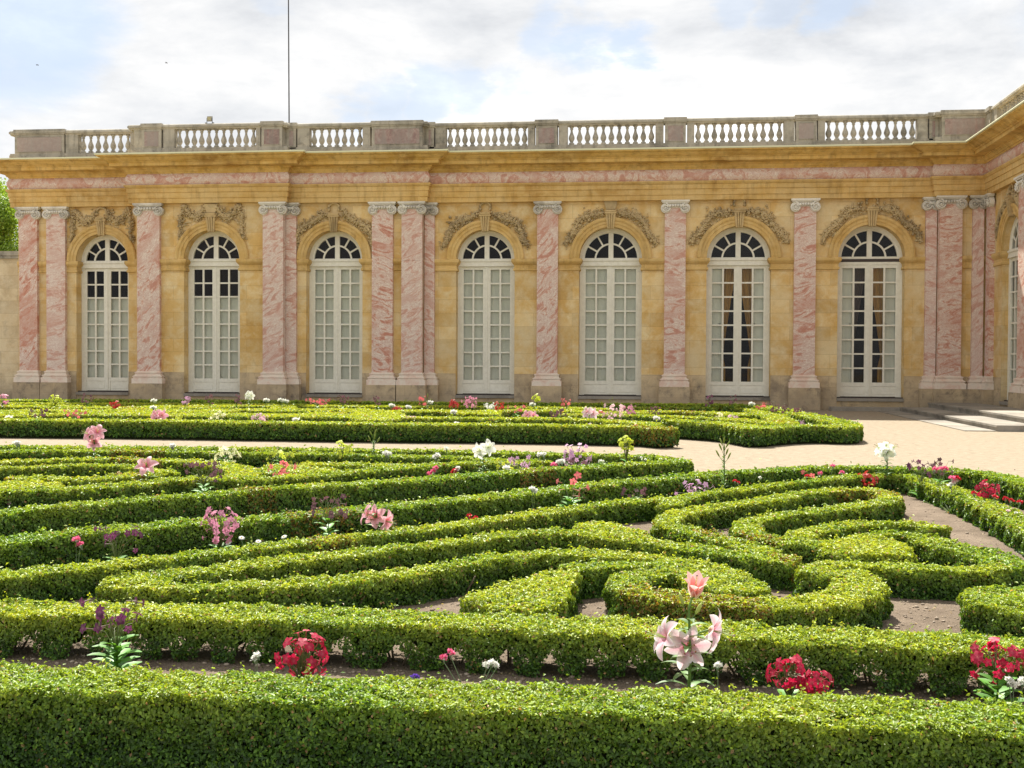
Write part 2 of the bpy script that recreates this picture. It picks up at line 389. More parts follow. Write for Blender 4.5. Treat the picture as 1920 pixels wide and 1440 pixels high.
# windows: (centre u, half width, level, T)
ZS, ZI, ZC = .43, 5.18, 7.15      # threshold top, impost top / springing, wall top
RECESS = .45
WINS = []
for cpx, hw, lv, st in ((202.5, 1.0, 0, 'two'), (406, 1.03, L2, 'two'), (633, 1.02, L1, 'shut'), (913, 1.04, 0, 'shut'),
                        (1145, 1.09, 0, 'shut'), (1383, 1.09, 0, 'cur'), (1628.5, 1.10, 0, 'cur')):
    WINS.append([fx(cpx, lv-RECESS), hw, lv, st])
wing_c = wu(1879, 0)+1.06
WING = [[wing_c, 1.06, 0, 'two']]
def wall_bay(mb, u0, u1, out, wins, ztop=ZC, back=.5):
    """one wall face with arched openings, plus their reveals"""
    wins = sorted(wins, key=lambda q: q[0]); cur = u0
    for c, hw, *_ in wins:
        for a, b in ((cur, c-hw),):
            i = [mb.P(p) for p in ((a, out, 0), (b, out, 0), (b, out, ztop), (a, out, ztop))]; mb.face(i)
        i = [mb.P(p) for p in ((c-hw, out, 0), (c+hw, out, 0), (c+hw, out, ZS-.13), (c-hw, out, ZS-.13))]; mb.face(i)
        n = 24; prev = None
        for k in range(n+1):
            a = pi-pi*k/n; q = (c+hw*cos(a), ZI+hw*sin(a))
            if prev:
                i = [mb.P(p) for p in ((prev[0], out, prev[1]), (q[0], out, q[1]), (q[0], out, ztop), (prev[0], out, ztop))]; mb.face(i)
                i = [mb.P(p) for p in ((prev[0], out, prev[1]), (q[0], out, q[1]), (q[0], out-back, q[1]), (prev[0], out-back, prev[1]))]; mb.face(i)
            prev = q
        for sgn in (-1, 1):
            x = c+sgn*hw
            i = [mb.P(p) for p in ((x, out, 0), (x, out, ZI), (x, out-back, ZI), (x, out-back, 0))]; mb.face(i)
        cur = c+hw
    i = [mb.P(p) for p in ((cur, out, 0), (u1, out, 0), (u1, out, ztop), (cur, out, ztop))]; mb.face(i)
wall = MB(TF)
for k, (a, b, lv) in enumerate(levels):
    wall_bay(wall, a, b, lv, [q for q in WINS if a < q[0] < b])
for x, o0, o1 in ((x260, 0, L2), (x530, L1, L2), (x791, 0, L1), (x1760, 0, LR)):
    i = [wall.P(p) for p in ((x, o0, 0), (x, o1, 0), (x, o1, ZC), (x, o0, ZC))]; wall.face(i)
i = [wall.P(p) for p in ((xL, 0, 0), (xL, -11, 0), (xL, -11, ZC), (xL, 0, ZC))]; wall.face(i)
part(wall, 'wall', OCH)
ww = MB(TW); wall_bay(ww, LR, WEND, 0, WING)
part(ww, 'wing_wall', OCH)
inn = MB()   # dark rooms behind the windows and flat roof
inn.box(xL+.3, XW+9, YF+3.2, YF+3.4, 0, 8.0)
inn.box(xL+.3, XW+9, YF+.9, YF+3.2, .02, .10)
inn.box(XW+3, XW+3.2, YF-WEND, YF+.5, 0, 8.0)
part(inn, 'interior', INTM)
roof = MB(); roof.box(xL+.3, XW+10, YF+.3, YF+11, 7.9, 8.5); roof.box(XW+.4, XW+10, YF-WEND, YF+.29, 7.9, 8.5)
part(roof, 'flat_roof', GREY)
bk = MB(); bk.box(xL+.05, XW+10, YF+11, YF+11.3, 0, 8.7); bk.box(XW+10, XW+10.3, YF-WEND, YF+11, 0, 8.7); bk.box(XW+.4, XW+10, YF-WEND-.3, YF-WEND, 0, 8.7)
part(bk, 'rear_wall', OCH)
# ---------------- entablature
def sw(name, mat, prof, path=PATH):
    m = MB(); m.sweep(path, prof); return part(m, name, mat)
B = .20   # architrave stands this far in front of the wall
zA = 7.15
sw('architrave', OCHM, [(-.2, zA), (B, zA), (B, zA+.17), (B+.03, zA+.175), (B+.03, zA+.37), (B+.06, zA+.375), (B+.06, zA+.52), (B+.10, zA+.55), (B+.13, zA+.60), (B+.13, zA+.635), (-.2, zA+.635)])
zF = zA+.636
sw('frieze', MARF, [(-.2, zF), (B+.02, zF)] + [(B+.02+.075*sin(pi*k/8), zF+.40*k/8) for k in range(1, 8)] + [(B+.02, zF+.40), (-.2, zF+.40)])
zK = zF+.401
cprof = [(-.2, zK), (B+.04, zK), (B+.06, zK+.05), (B+.09, zK+.055), (B+.12, zK+.11), (B+.17, zK+.15), (B+.20, zK+.155), (B+.20, zK+.19),
         (B+.46, zK+.215), (B+.49, zK+.22), (B+.49, zK+.33), (B+.52, zK+.335), (B+.55, zK+.37), (B+.60, zK+.39), (B+.66, zK+.43), (B+.72, zK+.48), (B+.80, zK+.51), (B+.83, zK+.52), (B+.83, zK+.565), (-.2, zK+.60)]
sw('cornice', CORN, cprof)
zG = zK+.567
sw('gutter_edge', GUTM, [(B+.5, zG), (B+.86, zG-.01), (B+.875, zG+.02), (B+.87, zG+.045), (B+.5, zG+.06)])
print('zG', zG)
# ---------------- impost band between arches
def impost_prof(o): return [(o-.1, ZI-.42), (o+.03, ZI-.42), (o+.05, ZI-.40), (o+.05, ZI-.34), (o+.02, ZI-.32), (o+.02, ZI-.22), (o+.05, ZI-.19), (o+.09, ZI-.14), (o+.11, ZI-.10), (o+.11, ZI-.03), (o+.09, ZI), (o-.1, ZI)]
def impost_run(T, u0, u1, lv, wl):
    cur = u0; segs = []
    for c, hw, *_ in wl: segs.append((cur, c-hw, False, True) if cur == u0 else (cur, c-hw, True, True)); cur = c+hw
    segs.append((cur, u1, len(wl) > 0, False))
    for a, b, la, lb in segs:
        if b-a < .05: continue
        pts = []
        if la: pts.append((a, lv-.46))
        pts += [(a, lv), (b, lv)]
        if lb: pts.append((b, lv-.46))
        mb = MB(); n = len(pts)
        mb.sweep([(p[0], -p[1]) for p in pts], impost_prof(0))
        mb.v = [T((x, -y, z)) for x, y, z in mb.v]
        part(mb, 'impost_moulding', OCHM)
for a, b, lv in levels: impost_run(TF, a, b, lv, [q for q in WINS if a < q[0] < b])
impost_run(TW, LR, WEND, 0, WING)
# ---------------- base course (slightly proud band under the impost walls)
def base_run(T, u0, u1, lv, wl):
    cur = u0
    for c, hw, *_ in list(wl)+[(u1+9, 9)]:
        e = min(c-hw, u1)
        if e-cur > .05:
            mb = MB(T); mb.box(cur+.002, e-.002, lv-.05, lv+.035, .002, .70); mb.box(cur+.002, e-.002, lv-.05, lv+.02, .702, 1.16)
            part(mb, 'plinth', PLIN)
        cur = c+hw
for a, b, lv in levels: base_run(TF, a, b, lv, [q for q in WINS if a < q[0] < b])
base_run(TW, LR+.01, WEND, 0, WING)
# ---------------- archivolt, keystone, garland
KEYM = stone_mat('keystone_stone', (.50, .36, .17), (.62, .46, .24), (.32, .23, .12), blocks=False, lowgrey=False, grime=.8)
def ico():
    import bmesh
    bm = bmesh.new(); bmesh.ops.create_icosphere(bm, subdivisions=1, radius=1)
    v = np.array([p.co[:] for p in bm.verts]); f = np.array([[q.index for q in p.verts] for p in bm.faces]); bm.free(); return v, f
ICOV, ICOF = ico()
def blobs(name, pts, rads, mat, T, parent, seed=0, cols=None):
    rs = np.random.RandomState(seed); V = []; Fc = []
    for k, (p, r) in enumerate(zip(pts, rads)):
        s = rs.uniform(.55, 1.35, 3)*r; v = ICOV*s*(1+rs.uniform(-.2, .2, (len(ICOV), 1)))
        a = rs.uniform(0, 2*pi); R = np.array([[cos(a), 0, -sin(a)], [0, 1, 0], [sin(a), 0, cos(a)]])
        V.append(v@R.T + np.array(p)); Fc.append(ICOF+k*len(ICOV))
    V = np.vstack(V); V = np.array([T(q) for q in V]); me = npmesh(name, V, np.vstack(Fc), [mat])
    return linkp(name, me, parent)
def arch(T, win, idx):
    c, hw, lv, st = win; mb = MB(T); r = hw-.004
    mb.arcsweep(c, ZI, [(r, lv-.02), (r, lv+.05), (r+.11, lv+.055), (r+.115, lv+.075), (r+.21, lv+.08), (r+.215, lv+.10), (r+.26, lv+.12), (r+.31, lv+.12), (r+.34, lv+.09), (r+.34, lv-.02)])
    part(mb, 'archivolt', OCHM)
    # keystone console
    zt = ZI+hw+.60; zb = ZI+hw-.07; mb = MB(T); o = lv
    w0, w1 = .115, .175
    for k, (f0, f1, dp) in enumerate(((-1, -.55, .17), (-.55, -.42, .12), (-.42, -.09, .185), (-.09, .09, .12), (.09, .42, .185), (.42, .55, .12), (.55, 1, .17))):
        mb.hexa([(c+w0*f0, o-.02, zb), (c+w0*f1, o-.02, zb), (c+w0*f1, o+dp*.7, zb), (c+w0*f0, o+dp*.7, zb),
                 (c+w1*f0, o-.02, zt-.16), (c+w1*f1, o-.02, zt-.16), (c+w1*f1, o+dp*1.05, zt-.16), (c+w1*f0, o+dp*1.05, zt-.16)])
    mb.box(c-.205, c+.205, o-.02, o+.20, zt-.158, zt-.09); mb.box(c-.18, c+.18, o-.02, o+.22, zt-.088, zt-.03)
    ks = part(mb, 'keystone', KEYM)
    # crowning ring / shell
    zr = zt+.17
    if idx % 3 != 1:
        mb = MB(T); pts = [(c+.19*cos(a), o+.06, zr+.17*sin(a)) for a in np.linspace(-.2*pi, 1.2*pi, 18)]
        mb.tube(pts, .045, 7); part(mb, 'crowning_ring', RELM)
    else:
        mb = MB(T); mb.hexa([(c-.16, o-.02, zt), (c+.16, o-.02, zt), (c+.16, o+.1, zt), (c-.16, o+.1, zt), (c-.24, o-.02, zt+.3), (c+.24, o-.02, zt+.3), (c+.24, o+.13, zt+.3), (c-.24, o+.13, zt+.3)])
        part(mb, 'crowning_block', RELM)
    rs = np.random.RandomState(idx+11)
    for sg in (-1, 1):
        pts = []; rads = []; n = 520; R0 = hw+.52
        loose = idx in (0, 1)
        for k in range(n):
            if loose:   # festoon hanging from the ring to a rosette, then a drop down the side
                q = rs.rand()
                if q < .55:
                    s = rs.rand(); u = .20+.75*s; z = zr+.05-.36*sin(pi*s)-.05*s; th = .13+.07*sin(pi*s)
                elif q < .68: u = 1.0; z = zr+.04; th = .13; 
                else:
                    s = rs.rand(); u = 1.02+.20*s+.05*sin(6*s); z = zr-.05-1.0*s; th = .15*(1-.45*s)
            else:
                s = rs.rand()**.9; a = radians(80-62*s); rr = R0+.10*sin(s*9+idx)*.6; u = rr*cos(a)+.02; z = ZI+rr*sin(a)+.03*(1-s); th = (.235+.05*sin(s*11+idx))*(1-.42*s)
                if idx == 2 and s < .35: z -= 0
            rr_ = abs(rs.normal(0, .55)); an = rs.uniform(0, 2*pi)
            du = th*min(rr_, 1.4)*cos(an); dz = th*min(rr_, 1.4)*sin(an)
            r_ = rs.uniform(.02, .05)
            zz = min(z+dz, zA-.05)
            pts.append((c+sg*(u+du), o+.015+.05*rs.rand()+.07*max(0, 1-rr_), zz)); rads.append(r_)
        blobs('carved_garland', pts, rads, RELM, T, palace, idx*7+sg+3)
        # ribbons, palm twigs
        mb = MB(T)
        for k in range(3 if not loose else 2):
            a0 = radians(rs.uniform(38, 75)); p0 = (c+sg*(R0+.05)*cos(a0), ZI+(R0+.05)*sin(a0)); L = rs.uniform(.2, .34); an = a0+rs.uniform(.7, 1.5)
            pts = []
            for j in range(6):
                s = j/5; pts.append((p0[0]+sg*L*s*cos(an+.7*s), o+.03+.02*sin(pi*s), min(p0[1]+L*s*sin(an+.7*s), zA-.04)))
            mb.tube(pts, [.02, .03, .034, .03, .02, .006], 5)
        part(mb, 'carved_ribbon', RELM)
for k, wn in enumerate(WINS): arch(TF, wn, k)
arch(TW, WING[0], 8)
# ---------------- windows
PT, PB = 4.84, .93
def window(T, win, idx):
    c, hw, lv, st = win; o = lv-(RECESS if T is TF else .25); mb = MB(T); e = .003
    Lx, Rx = c-hw+e, c+hw-e; sf = .17; cs = .095
    mb.box(Lx, Lx+sf, o-.06, o+.06, ZS, ZI-.23); mb.box(Rx-sf, Rx, o-.06, o+.06, ZS, ZI-.23)   # outer frame stiles
    tm = MB(T)
    if not (abs(c-WINS[6][0]) < .01 and T is TF):
        tm.box(Lx, Rx, o-.07, o+.11, ZI-.228, ZI-.06); tm.box(Lx+.01, Rx-.01, o-.07, o+.14, ZI-.058, ZI+.0)
        part(tm, 'transom', PAINT)
    else:
        tm.box(Lx, Rx, o-.07, o+.06, ZI-.13, ZI-.03)
        mb.box(Lx+.001, Rx-.001, o-.065, o+.05, ZI-.228, ZI-.132); mb.box(Lx+.001, Rx-.001, o-.065, o+.05, ZI-.028, ZI-.001)
        tt = part(tm, 'transom', DARKM); tt['label'] = 'dark brown transom bar'
    a, b = Lx+sf, Rx-sf
    mb.box(c-cs, c+cs, o-.05, o+.055, ZS+.02, ZI-.23); mb.box(c-.03, c+.03, o+.056, o+.08, ZS+.05, ZI-.24)
    for x0, x1 in ((a, c-cs), (c+cs, b)):
        mb.box(x0, x1, o-.03, o+.035, PT, ZI-.231); mb.box(x0, x1, o-.03, o+.03, ZS+.02, PB-.13)     # top rail, bottom panel
        mb.box(x0, x1, o-.03, o+.045, PB-.128, PB); mb.box(x0+.04, x1-.04, o+.031, o+.042, ZS+.10, PB-.20)
        xm = (x0+x1)/2; mb.box(xm-.032, xm+.032, o-.02, o+.035, PB, PT)
        mb.box(x0, x0+.04, o-.02, o+.045, PB, PT); mb.box(x1-.04, x1, o-.02, o+.045, PB, PT)
        for k in range(1, 8):
            z = PB+(PT-PB)*k/8
            for q0, q1 in ((x0+.04, xm-.032), (xm+.032, x1-.04)): mb.box(q0, q1, o-.02, o+.032, z-.027, z+.027)
    # fan light
    r = hw-e; ro = r-.17; ri = r*.50
    mb.arcsweep(c, ZI+.001, [(ro, o-.06), (ro, o+.03), (ro+.05, o+.06), (r, o+.06), (r, o-.06)], n=30)
    mb.arcsweep(c, ZI+.001, [(ri-.03, o-.02), (ri-.03, o+.03), (ri+.03, o+.03), (ri+.03, o-.02)], n=20)
    mb.box(c-.085, c+.085, o-.04, o+.045, ZI+.001, ZI+r-.02)
    mb.box(Lx+.17, c-.086, o-.03, o+.04, ZI+.002, ZI+.05); mb.box(c+.086, Rx-.17, o-.03, o+.04, ZI+.002, ZI+.05)
    for ang in (30, 60, 120, 150):
        A = radians(ang); d = (cos(A), sin(A)); p = (-d[1]*.029, d[0]*.029); P0 = ri+.01; P1 = ro+.02
        q = [(c+d[0]*P0+p[0], ZI+d[1]*P0+p[1]), (c+d[0]*P0-p[0], ZI+d[1]*P0-p[1]), (c+d[0]*P1-p[0], ZI+d[1]*P1-p[1]), (c+d[0]*P1+p[0], ZI+d[1]*P1+p[1])]
        mb.hexa([(x, o-.02, z) for x, z in q]+[(x, o+.026, z) for x, z in q])
    fr_ = part(mb, 'window', PAINT)
    g = MB(T); i = [g.P((c+(r-.1)*cos(A), o-.001, ZI+(r-.1)*sin(A))) for A in np.linspace(0, pi, 24)]; g.face(i)
    i = [g.P(p) for p in ((a-.02, o-.001, PB-.02), (b+.02, o-.001, PB-.02), (b+.02, o-.001, PT+.02), (a-.02, o-.001, PT+.02))]; g.face(i)
    g.build('pane', GLASS, fr_)
    # shutters
    zt = PT+.05 if st != 'two' else PB+(PT-PB)*6/8
    rngs = [(a-.1, c-.01), (c+.01, b+.1)] if st in ('two', 'shut') else [(a-.1, (a+c-cs)/2+.0), ((b+c+cs)/2-.0, b+.1)]
    for k, (x0, x1) in enumerate(rngs):
        s = MB(T); s.box(x0, x1, o-.11, o-.085, PB-.1, zt)
        hh = (zt-PB)/2
        for zz in (PB+.05, PB+hh, zt-.12): s.box(x0+.06, x1-.06, o-.0845, o-.078, zz, zz+.05)
        for xx in (x0+.06, x1-.12): s.box(xx, xx+.05, o-.0845, o-.078, PB+.1, zt-.12)
        s.build('shutter', SHUT, fr_)
    if st == 'cur':
        for sg in (-1, 1):
            s = MB(T); n = 26; zz = np.linspace(.6, 5.2, 12)
            gold = not (idx == 6 and sg == -1)
            for z in zz:
                q = (z-.6)/4.6; wtop = .62 if q > .35 else .12+.5*q/.35
                if sg == 1 and idx == 6: wtop = .55*q+.05
                wtop = max(.1, (.10 + .50*max(0, (q-.25)/.75)**1.1)) + (.1 if q < .25 else 0)
                for k in range(n):
                    f = k/(n-1); x = c+sg*(.58-f*wtop); y = o-.35-.05*sin(f*22+q*2)-.02*sin(f*51)
                    s.P((x, y, z))
            for j in range(len(zz)-1):
                for k in range(n-1): s.face([j*n+k, j*n+k+1, (j+1)*n+k+1, (j+1)*n+k], True)
            s.build('curtain', CURT if gold else CURB, fr_)
    s = MB(T); s.box(c-hw-.0, c+hw+.0, lv-.5, lv+.06, ZS-.129, ZS-.03); s.box(c-hw+.004, c+hw-.004, lv-.5, lv-.14, ZS-.029, ZS-.002)
    s.build('sill', STEP, fr_)
    s = MB(T); s.box(c-hw+.004, c+hw-.004, lv-.138, lv-.10, ZS-.029, ZS+.012); s.build('threshold_bar', DARKM, fr_)
for k, wn in enumerate(WINS): window(TF, wn, k)
window(TW, WING[0], 8)
# ---------------- pilasters
def capital(T, c, hw, o, parent, z0=6.72, z1=7.149):
    mb = MB(T); W = hw+.12
    mb.box(c-W, c+W, o-.10, o+.12, z1-.06, z1); mb.box(c-W+.03, c+W-.03, o-.10, o+.09, z1-.10, z1-.061)
    mb.box(c-hw+.02, c+hw-.02, o-.10, o+.02, z1-.26, z1-.101)
    for k in range(7):
        x = c-hw+.10+(2*hw-.2)*k/6
        i0 = len(mb.v); v = ICOV*np.array([.045, .05, .06])+np.array([x, o+.06, z1-.19])
        for p in v: mb.P(tuple(p))
        for f in ICOF: mb.face([i0+int(q) for q in f], True)
    rv = .172
    for sg in (-1, 1):
        xc = c+sg*(W-rv+.02); zc = z1-.10-rv
        # volute: spiral of a tube on a disc
        i0 = len(mb.v); n = 20
        for oo in (o-.10, o+.045):
            for k in range(n): mb.P((xc+rv*cos(2*pi*k/n), oo, zc+rv*sin(2*pi*k/n)))
        for k in range(n):
            k2 = (k+1) % n; mb.face([i0+k, i0+k2, i0+n+k2, i0+n+k])
        mb.face([i0+n+k for k in range(n)])
        pts = []; rr = []
        for j in range(46):
            q = j/45; a = pi/2 - sg*(-1)*q*2*pi*1.9; ra = (rv-.02)*(1-.85*q); pts.append((xc+ra*cos(a), o+.075+.02*q, zc+ra*sin(a))); rr.append(.027*(1-.45*q))
        mb.tube(pts, rr, 6)
        v = ICOV*np.array([.03, .03, .03])+np.array([xc, o+.10, zc]); i0 = len(mb.v)
        for p in v: mb.P(tuple(p))
        for f in ICOF: mb.face([i0+int(q) for q in f], True)
    mb.build('capital', CAPM, parent)
def pilaster(T, u0, u1, lv, proj=.16, stone=0):
    o = lv+proj; c = (u0+u1)/2; hw = (u1-u0)/2; z0, z1 = 1.19, 6.91
    mb = MB(T); cuts = {0: [z0, z1], 1: [z0, 3.4, z1], 2: [z0, 5.1, z1]}[stone]
    for k in range(len(cuts)-1): mb.box(u0, u1, lv-.1, o, cuts[k]+(.004 if k else 0), cuts[k+1])
    sh = part(mb, 'pilaster', MARB)
    capital(T, c, hw, o, sh)
    b = MB(T)
    def bx(z, zz, e): b.box(u0-e, u1+e, lv-.1, o+e, z, zz)
    bx(.75, .93, .15); bx(.932, .96, .11)
    for k in range(5):
        q = (k+.5)/5; bx(.961+.07*k/5, .961+.07*(k+1)/5-.0005, .085+.045*sin(pi*q))
    bx(1.032, 1.06, .07); bx(1.061, 1.10, .055)
    for k in range(3):
        q = (k+.5)/3; bx(1.101+.06*k/3, 1.101+.06*(k+1)/3-.0005, .045+.03*sin(pi*q))
    bx(1.162, 1.189, .02)
    b.build('base', BASEM, sh)
    p = MB(T); p.box(u0-.17, u1+.17, lv-.1, o+.18, .003, .748); p.build('pedestal', PLIN, sh)
    return sh
def pp(a, b, lv, **k): o = lv+.16; return pilaster(TF, fx(a, o), fx(b, o), lv, **k)
pp(36, 69.5, 0, stone=2); pp(87, 122, 0); pp(257, 299, L2, stone=1); pp(492.5, 530.5, L2); 
pilaster(TF, x530+.03, fx(555, L1+.16), L1)
pp(697, 736, L1); pp(752.5, 791, L1, stone=2)
pilaster(TF, x791+.03, fx(814, .16), 0)
pp(1006.5, 1045.5, 0); pp(1245.5, 1285, 0); pp(1488.5, 1529, 0)
pilaster(TF, fx(1735, .16), x1760-.03, 0, stone=1)
pp(1760.5, 1803, LR, stone=1); pilaster(TF, fx(1823, LR+.16), XW-.22, LR, stone=1)
pilaster(TW, LR+.17, LR+.62, 0, proj=.16)
wp = wing_c+1.06+.42
pilaster(TW, wp, wp+.74, 0, proj=.28); pilaster(TW, wp+1.1, wp+1.84, 0, proj=.28)
# ---------------- balustrade
BO = .18
zb0, zb1, zb2, zb3 = 8.70, 9.10, 9.76, 9.94
def bal_profile():
    return [(.085, 0), (.092, .001), (.092, .07), (.062, .085), (.050, .11), (.066, .14), (.096, .20), (.104, .25), (.090, .32), (.060, .39), (.041, .46), (.037, .53), (.056, .54), (.056, .565), (.042, .58), (.075, .61), (.085, .66)]
mbB = MB(); mbB.lathe(bal_profile(), 0, 0, 12); BALME = mbB.mesh('baluster', GREY)
path2 = PATH
def bsw(name, prof): m = MB(); m.sweep(path2, prof); return part(m, name, GREY)
bsw('balustrade_plinth', [(BO-.34, zb0-.3), (BO+.04, zb0-.3), (BO+.04, zb1-.06), (BO+.02, zb1-.05), (BO+.02, zb1-.001), (BO-.34, zb1-.001)])
bsw('handrail', [(BO-.32, zb2+.002), (BO+.0, zb2+.002), (BO+.02, zb2+.05), (BO+.05, zb2+.06), (BO+.05, zb2+.12), (BO+.02, zb3-.02), (BO-.02, zb3), (BO-.28, zb3), (BO-.34, zb3-.03), (BO-.35, zb2+.06)])
def balusters(T, u0, u1, lv, n):
    for k in range(n):
        u = u0+(u1-u0)*(k+.5)/n; p = T((u, lv+BO-.15, zb1)); o = link('baluster', BALME, palace)
        o.location = (p[0], p[1]-YF, p[2])
def block(T, u0, u1, lv, out=0.0, top=zb2, back=.30):
    mb = MB(T); mb.box(u0, u1, lv+BO-back, lv+BO+out, zb1, top+.001); part(mb, 'half_pedestal', GREY)
def pedestal(T, u0, u1, lv, panel=True, out=.05):
    mb = MB(T); o = lv+BO+out
    mb.box(u0, u1, o-.44, o, zb1-.10, zb2+.02); mb.box(u0-.03, u1+.03, o-.46, o+.03, zb0-.29, zb1-.101)
    mb.box(u0-.03, u1+.03, o-.47, o+.035, zb2+.021, zb2+.07); mb.box(u0-.055, u1+.055, o-.49, o+.06, zb2+.071, zb3-.03); mb.box(u0-.035, u1+.035, o-.47, o+.04, zb3-.0295, zb3+.025)
    p = part(mb, 'balustrade_pedestal', GREY)
    if panel:
        m = MB(T); m.box(u0+.10, u1-.10, o-.01, o+.012, zb1+.06, zb2-.08); m.build('marble_panel', PANM, p)
        f = MB(T)
        for a, b, c_, d in ((u0+.085, u1-.085, zb1+.045, zb1+.058), (u0+.085, u1-.085, zb2-.078, zb2-.065)): f.box(a, b, o-.01, o+.02, c_, d)
        f.build('panel_frame', GREY, p)
PB_ = lambda px, lv: fx(px, lv+BO, 240)
def P3(l): return [PB_(x, y) for x, y in l]
# (pedestals)
pedestal(TF, xL+.0, PB_(121, 0), 0)
block(TF, PB_(121, 0)+.04, PB_(146, 0), 0); balusters(TF, PB_(146, 0), PB_(244, 0), 0, 7); block(TF, PB_(244, 0), x260-.02, 0)
block(TF, x260+.002, PB_(267, L2), L2); pedestal(TF, PB_(267, L2), PB_(303, L2), L2); block(TF, PB_(304, L2)+.04, PB_(327, L2), L2)
balusters(TF, PB_(327, L2), PB_(480, L2), L2, 11); block(TF, PB_(480, L2), PB_(490, L2)-.04, L2); pedestal(TF, PB_(491, L2), x530+.03, L2)
pedestal(TF, x530+.09, PB_(555, L1), L1, out=.02); block(TF, PB_(556, L1)+.03, PB_(580, L1), L1); balusters(TF, PB_(580, L1), PB_(680, L1), L1, 7)
block(TF, PB_(680, L1), PB_(696, L1)-.04, L1); pedestal(TF, PB_(698, L1), x791+.02, L1); pedestal(TF, x791+.08, PB_(814, 0), 0, out=.02)
block(TF, PB_(815, 0)+.03, PB_(836, 0), 0); balusters(TF, PB_(836, 0), PB_(990, 0), 0, 11); block(TF, PB_(990, 0), PB_(1004, 0)-.03, 0)
pedestal(TF, PB_(1005, 0), PB_(1045, 0), 0); block(TF, PB_(1046, 0)+.03, PB_(1064, 0), 0); balusters(TF, PB_(1064, 0), PB_(1229, 0), 0, 11)
block(TF, PB_(1229, 0), PB_(1246, 0)-.03, 0); pedestal(TF, PB_(1247, 0), PB_(1286, 0), 0); block(TF, PB_(1287, 0)+.03, PB_(1302, 0), 0)
balusters(TF, PB_(1302, 0), PB_(1470, 0), 0, 11); block(TF, PB_(1470, 0), PB_(1491, 0)-.03, 0); pedestal(TF, PB_(1492, 0), PB_(1531, 0), 0)
block(TF, PB_(1532, 0)+.03, PB_(1547, 0), 0); balusters(TF, PB_(1547, 0), PB_(1720, 0), 0, 11); block(TF, PB_(1720, 0), PB_(1740, 0), 0)
pedestal(TF, PB_(1742, 0), x1760-.04, 0, out=.02); pedestal(TF, x1760+.0, XW-.16, LR)
for xx, ll in ((x791+.021, 0), (x530+.031, L1)): block(TF, xx, xx+.058, ll)
block(TF, x1760-.039, x1760-.001, 0)
pedestal(TW, LR+.30, LR+.72, 0, panel=False); block(TW, LR+.76, LR+1.3, 0)
balusters(TW, LR+1.3, LR+1.3+.285*13, 0, 13); block(TW, LR+5.0, LR+5.3, 0); pedestal(TW, LR+5.34, LR+6.1, 0)
# ---------------- things on and around the palace
t = NT('lamp_lens'); LENS = finish(t, rgb(.42, .38, .22), .3)
def floodlight(px, py):
    p = on_y(px, 229, YF-L2-BO+.1); r = empty('floodlight', tuple(p[:2])+(zb3+.001,), 'small square floodlight standing on the roof balustrade near the left end', 'floodlight')
    m = MB(); m.box(-.13, .13, -.06, .05, .14, .33); m.box(-.15, .15, .051, .07, .12, .35); m.build('housing', LAMPM, r); r.scale = (.62, .62, .8)
    m = MB(); m.box(-.10, .10, -.072, -.061, .165, .305); m.build('lens', LENS, r)
    m = MB(); m.box(-.17, -.145, -.02, .02, .02, .26); m.box(.145, .17, -.02, .02, .02, .26); m.box(-.17, .17, -.03, .03, 0, .02); m.box(-.26, -.19, -.04, .04, 0, .06); m.box(.19, .26, -.04, .04, 0, .06); m.build('bracket', METAL, r)
floodlight(393, 224)
mb = MB(); a = on_y(542.5, 300, YF+4); b = on_y(539.4, -260, YF+4); mb.tube([tuple(a), tuple((a+b)/2), tuple(b)], [.028, .024, .018], 8)
r = empty('mast', (float(a[0]), float(a[1]), 8.5), 'thin dark mast rising above the roof into the sky behind the left balustrade', 'mast')
mb.v = [(p[0]-a[0], p[1]-a[1], p[2]-8.5) for p in mb.v]; mb.build('pole', METAL, r)
mb = MB(); mb.lathe([(.12, 0), (.12, .05), (.05, .08), (.05, .4)], 0, 0, 10); mb.build('base_plate', METAL, r)
# garden wall at the left end
gw = empty('garden_wall', (xL, YF, 0), 'pale stone garden wall with a grey coping at the left end of the palace', 'wall')
m = MB(); m.box(-16, -.01, .45, .95, 0, 5.33); m.build('masonry', CREAM, gw)
m = MB(); m.box(-16, -.01, .36, 1.04, 5.331, 5.44); m.box(-16, -.01, .32, 1.08, 5.441, 5.60); m.build('coping', GREY, gw)
# steps by the wing
XS1, XS2 = 9.108, 8.159
st = empty('stone_steps', (XS2, YF-6, 0), 'low grey stone steps running along the foot of the right wing', 'steps')
yb = YF-LR-.36
def stepm(x0, x1, y0, y1, z0, z1, name):
    m = MB(); e = .025; P = [(x0, y0), (x1, y0), (x1, y1), (x0, y1)]
    m.box(x0-XS2, x1-XS2, y0-YF+6, y1-YF+6, z0, z1-.05); m.box(x0-e-XS2, x1-XS2, y0-YF+6, y1+e-YF+6, z1-.0495, z1); m.build(name, STEP, st)
stepm(XS1, XW-.45, YF-WEND, yb-.02, 0, .30, 'upper_step'); stepm(XS2, XS1-.001, YF-WEND, yb-.35, 0, .15, 'lower_step')
m = MB(); x0 = fx(1557, .8, 766); m.box(x0-XS2, XS1-.03-XS2, yb-.34-YF+6, YF-.40-YF+6, .0, .13); m.build('kerb', STEP, st)
m = MB(); m.box(XS2-.75-XS2, -.03, -WEND+6, yb-.55-YF+6, 0, .02); m.build('edging_strip', STEP, st)
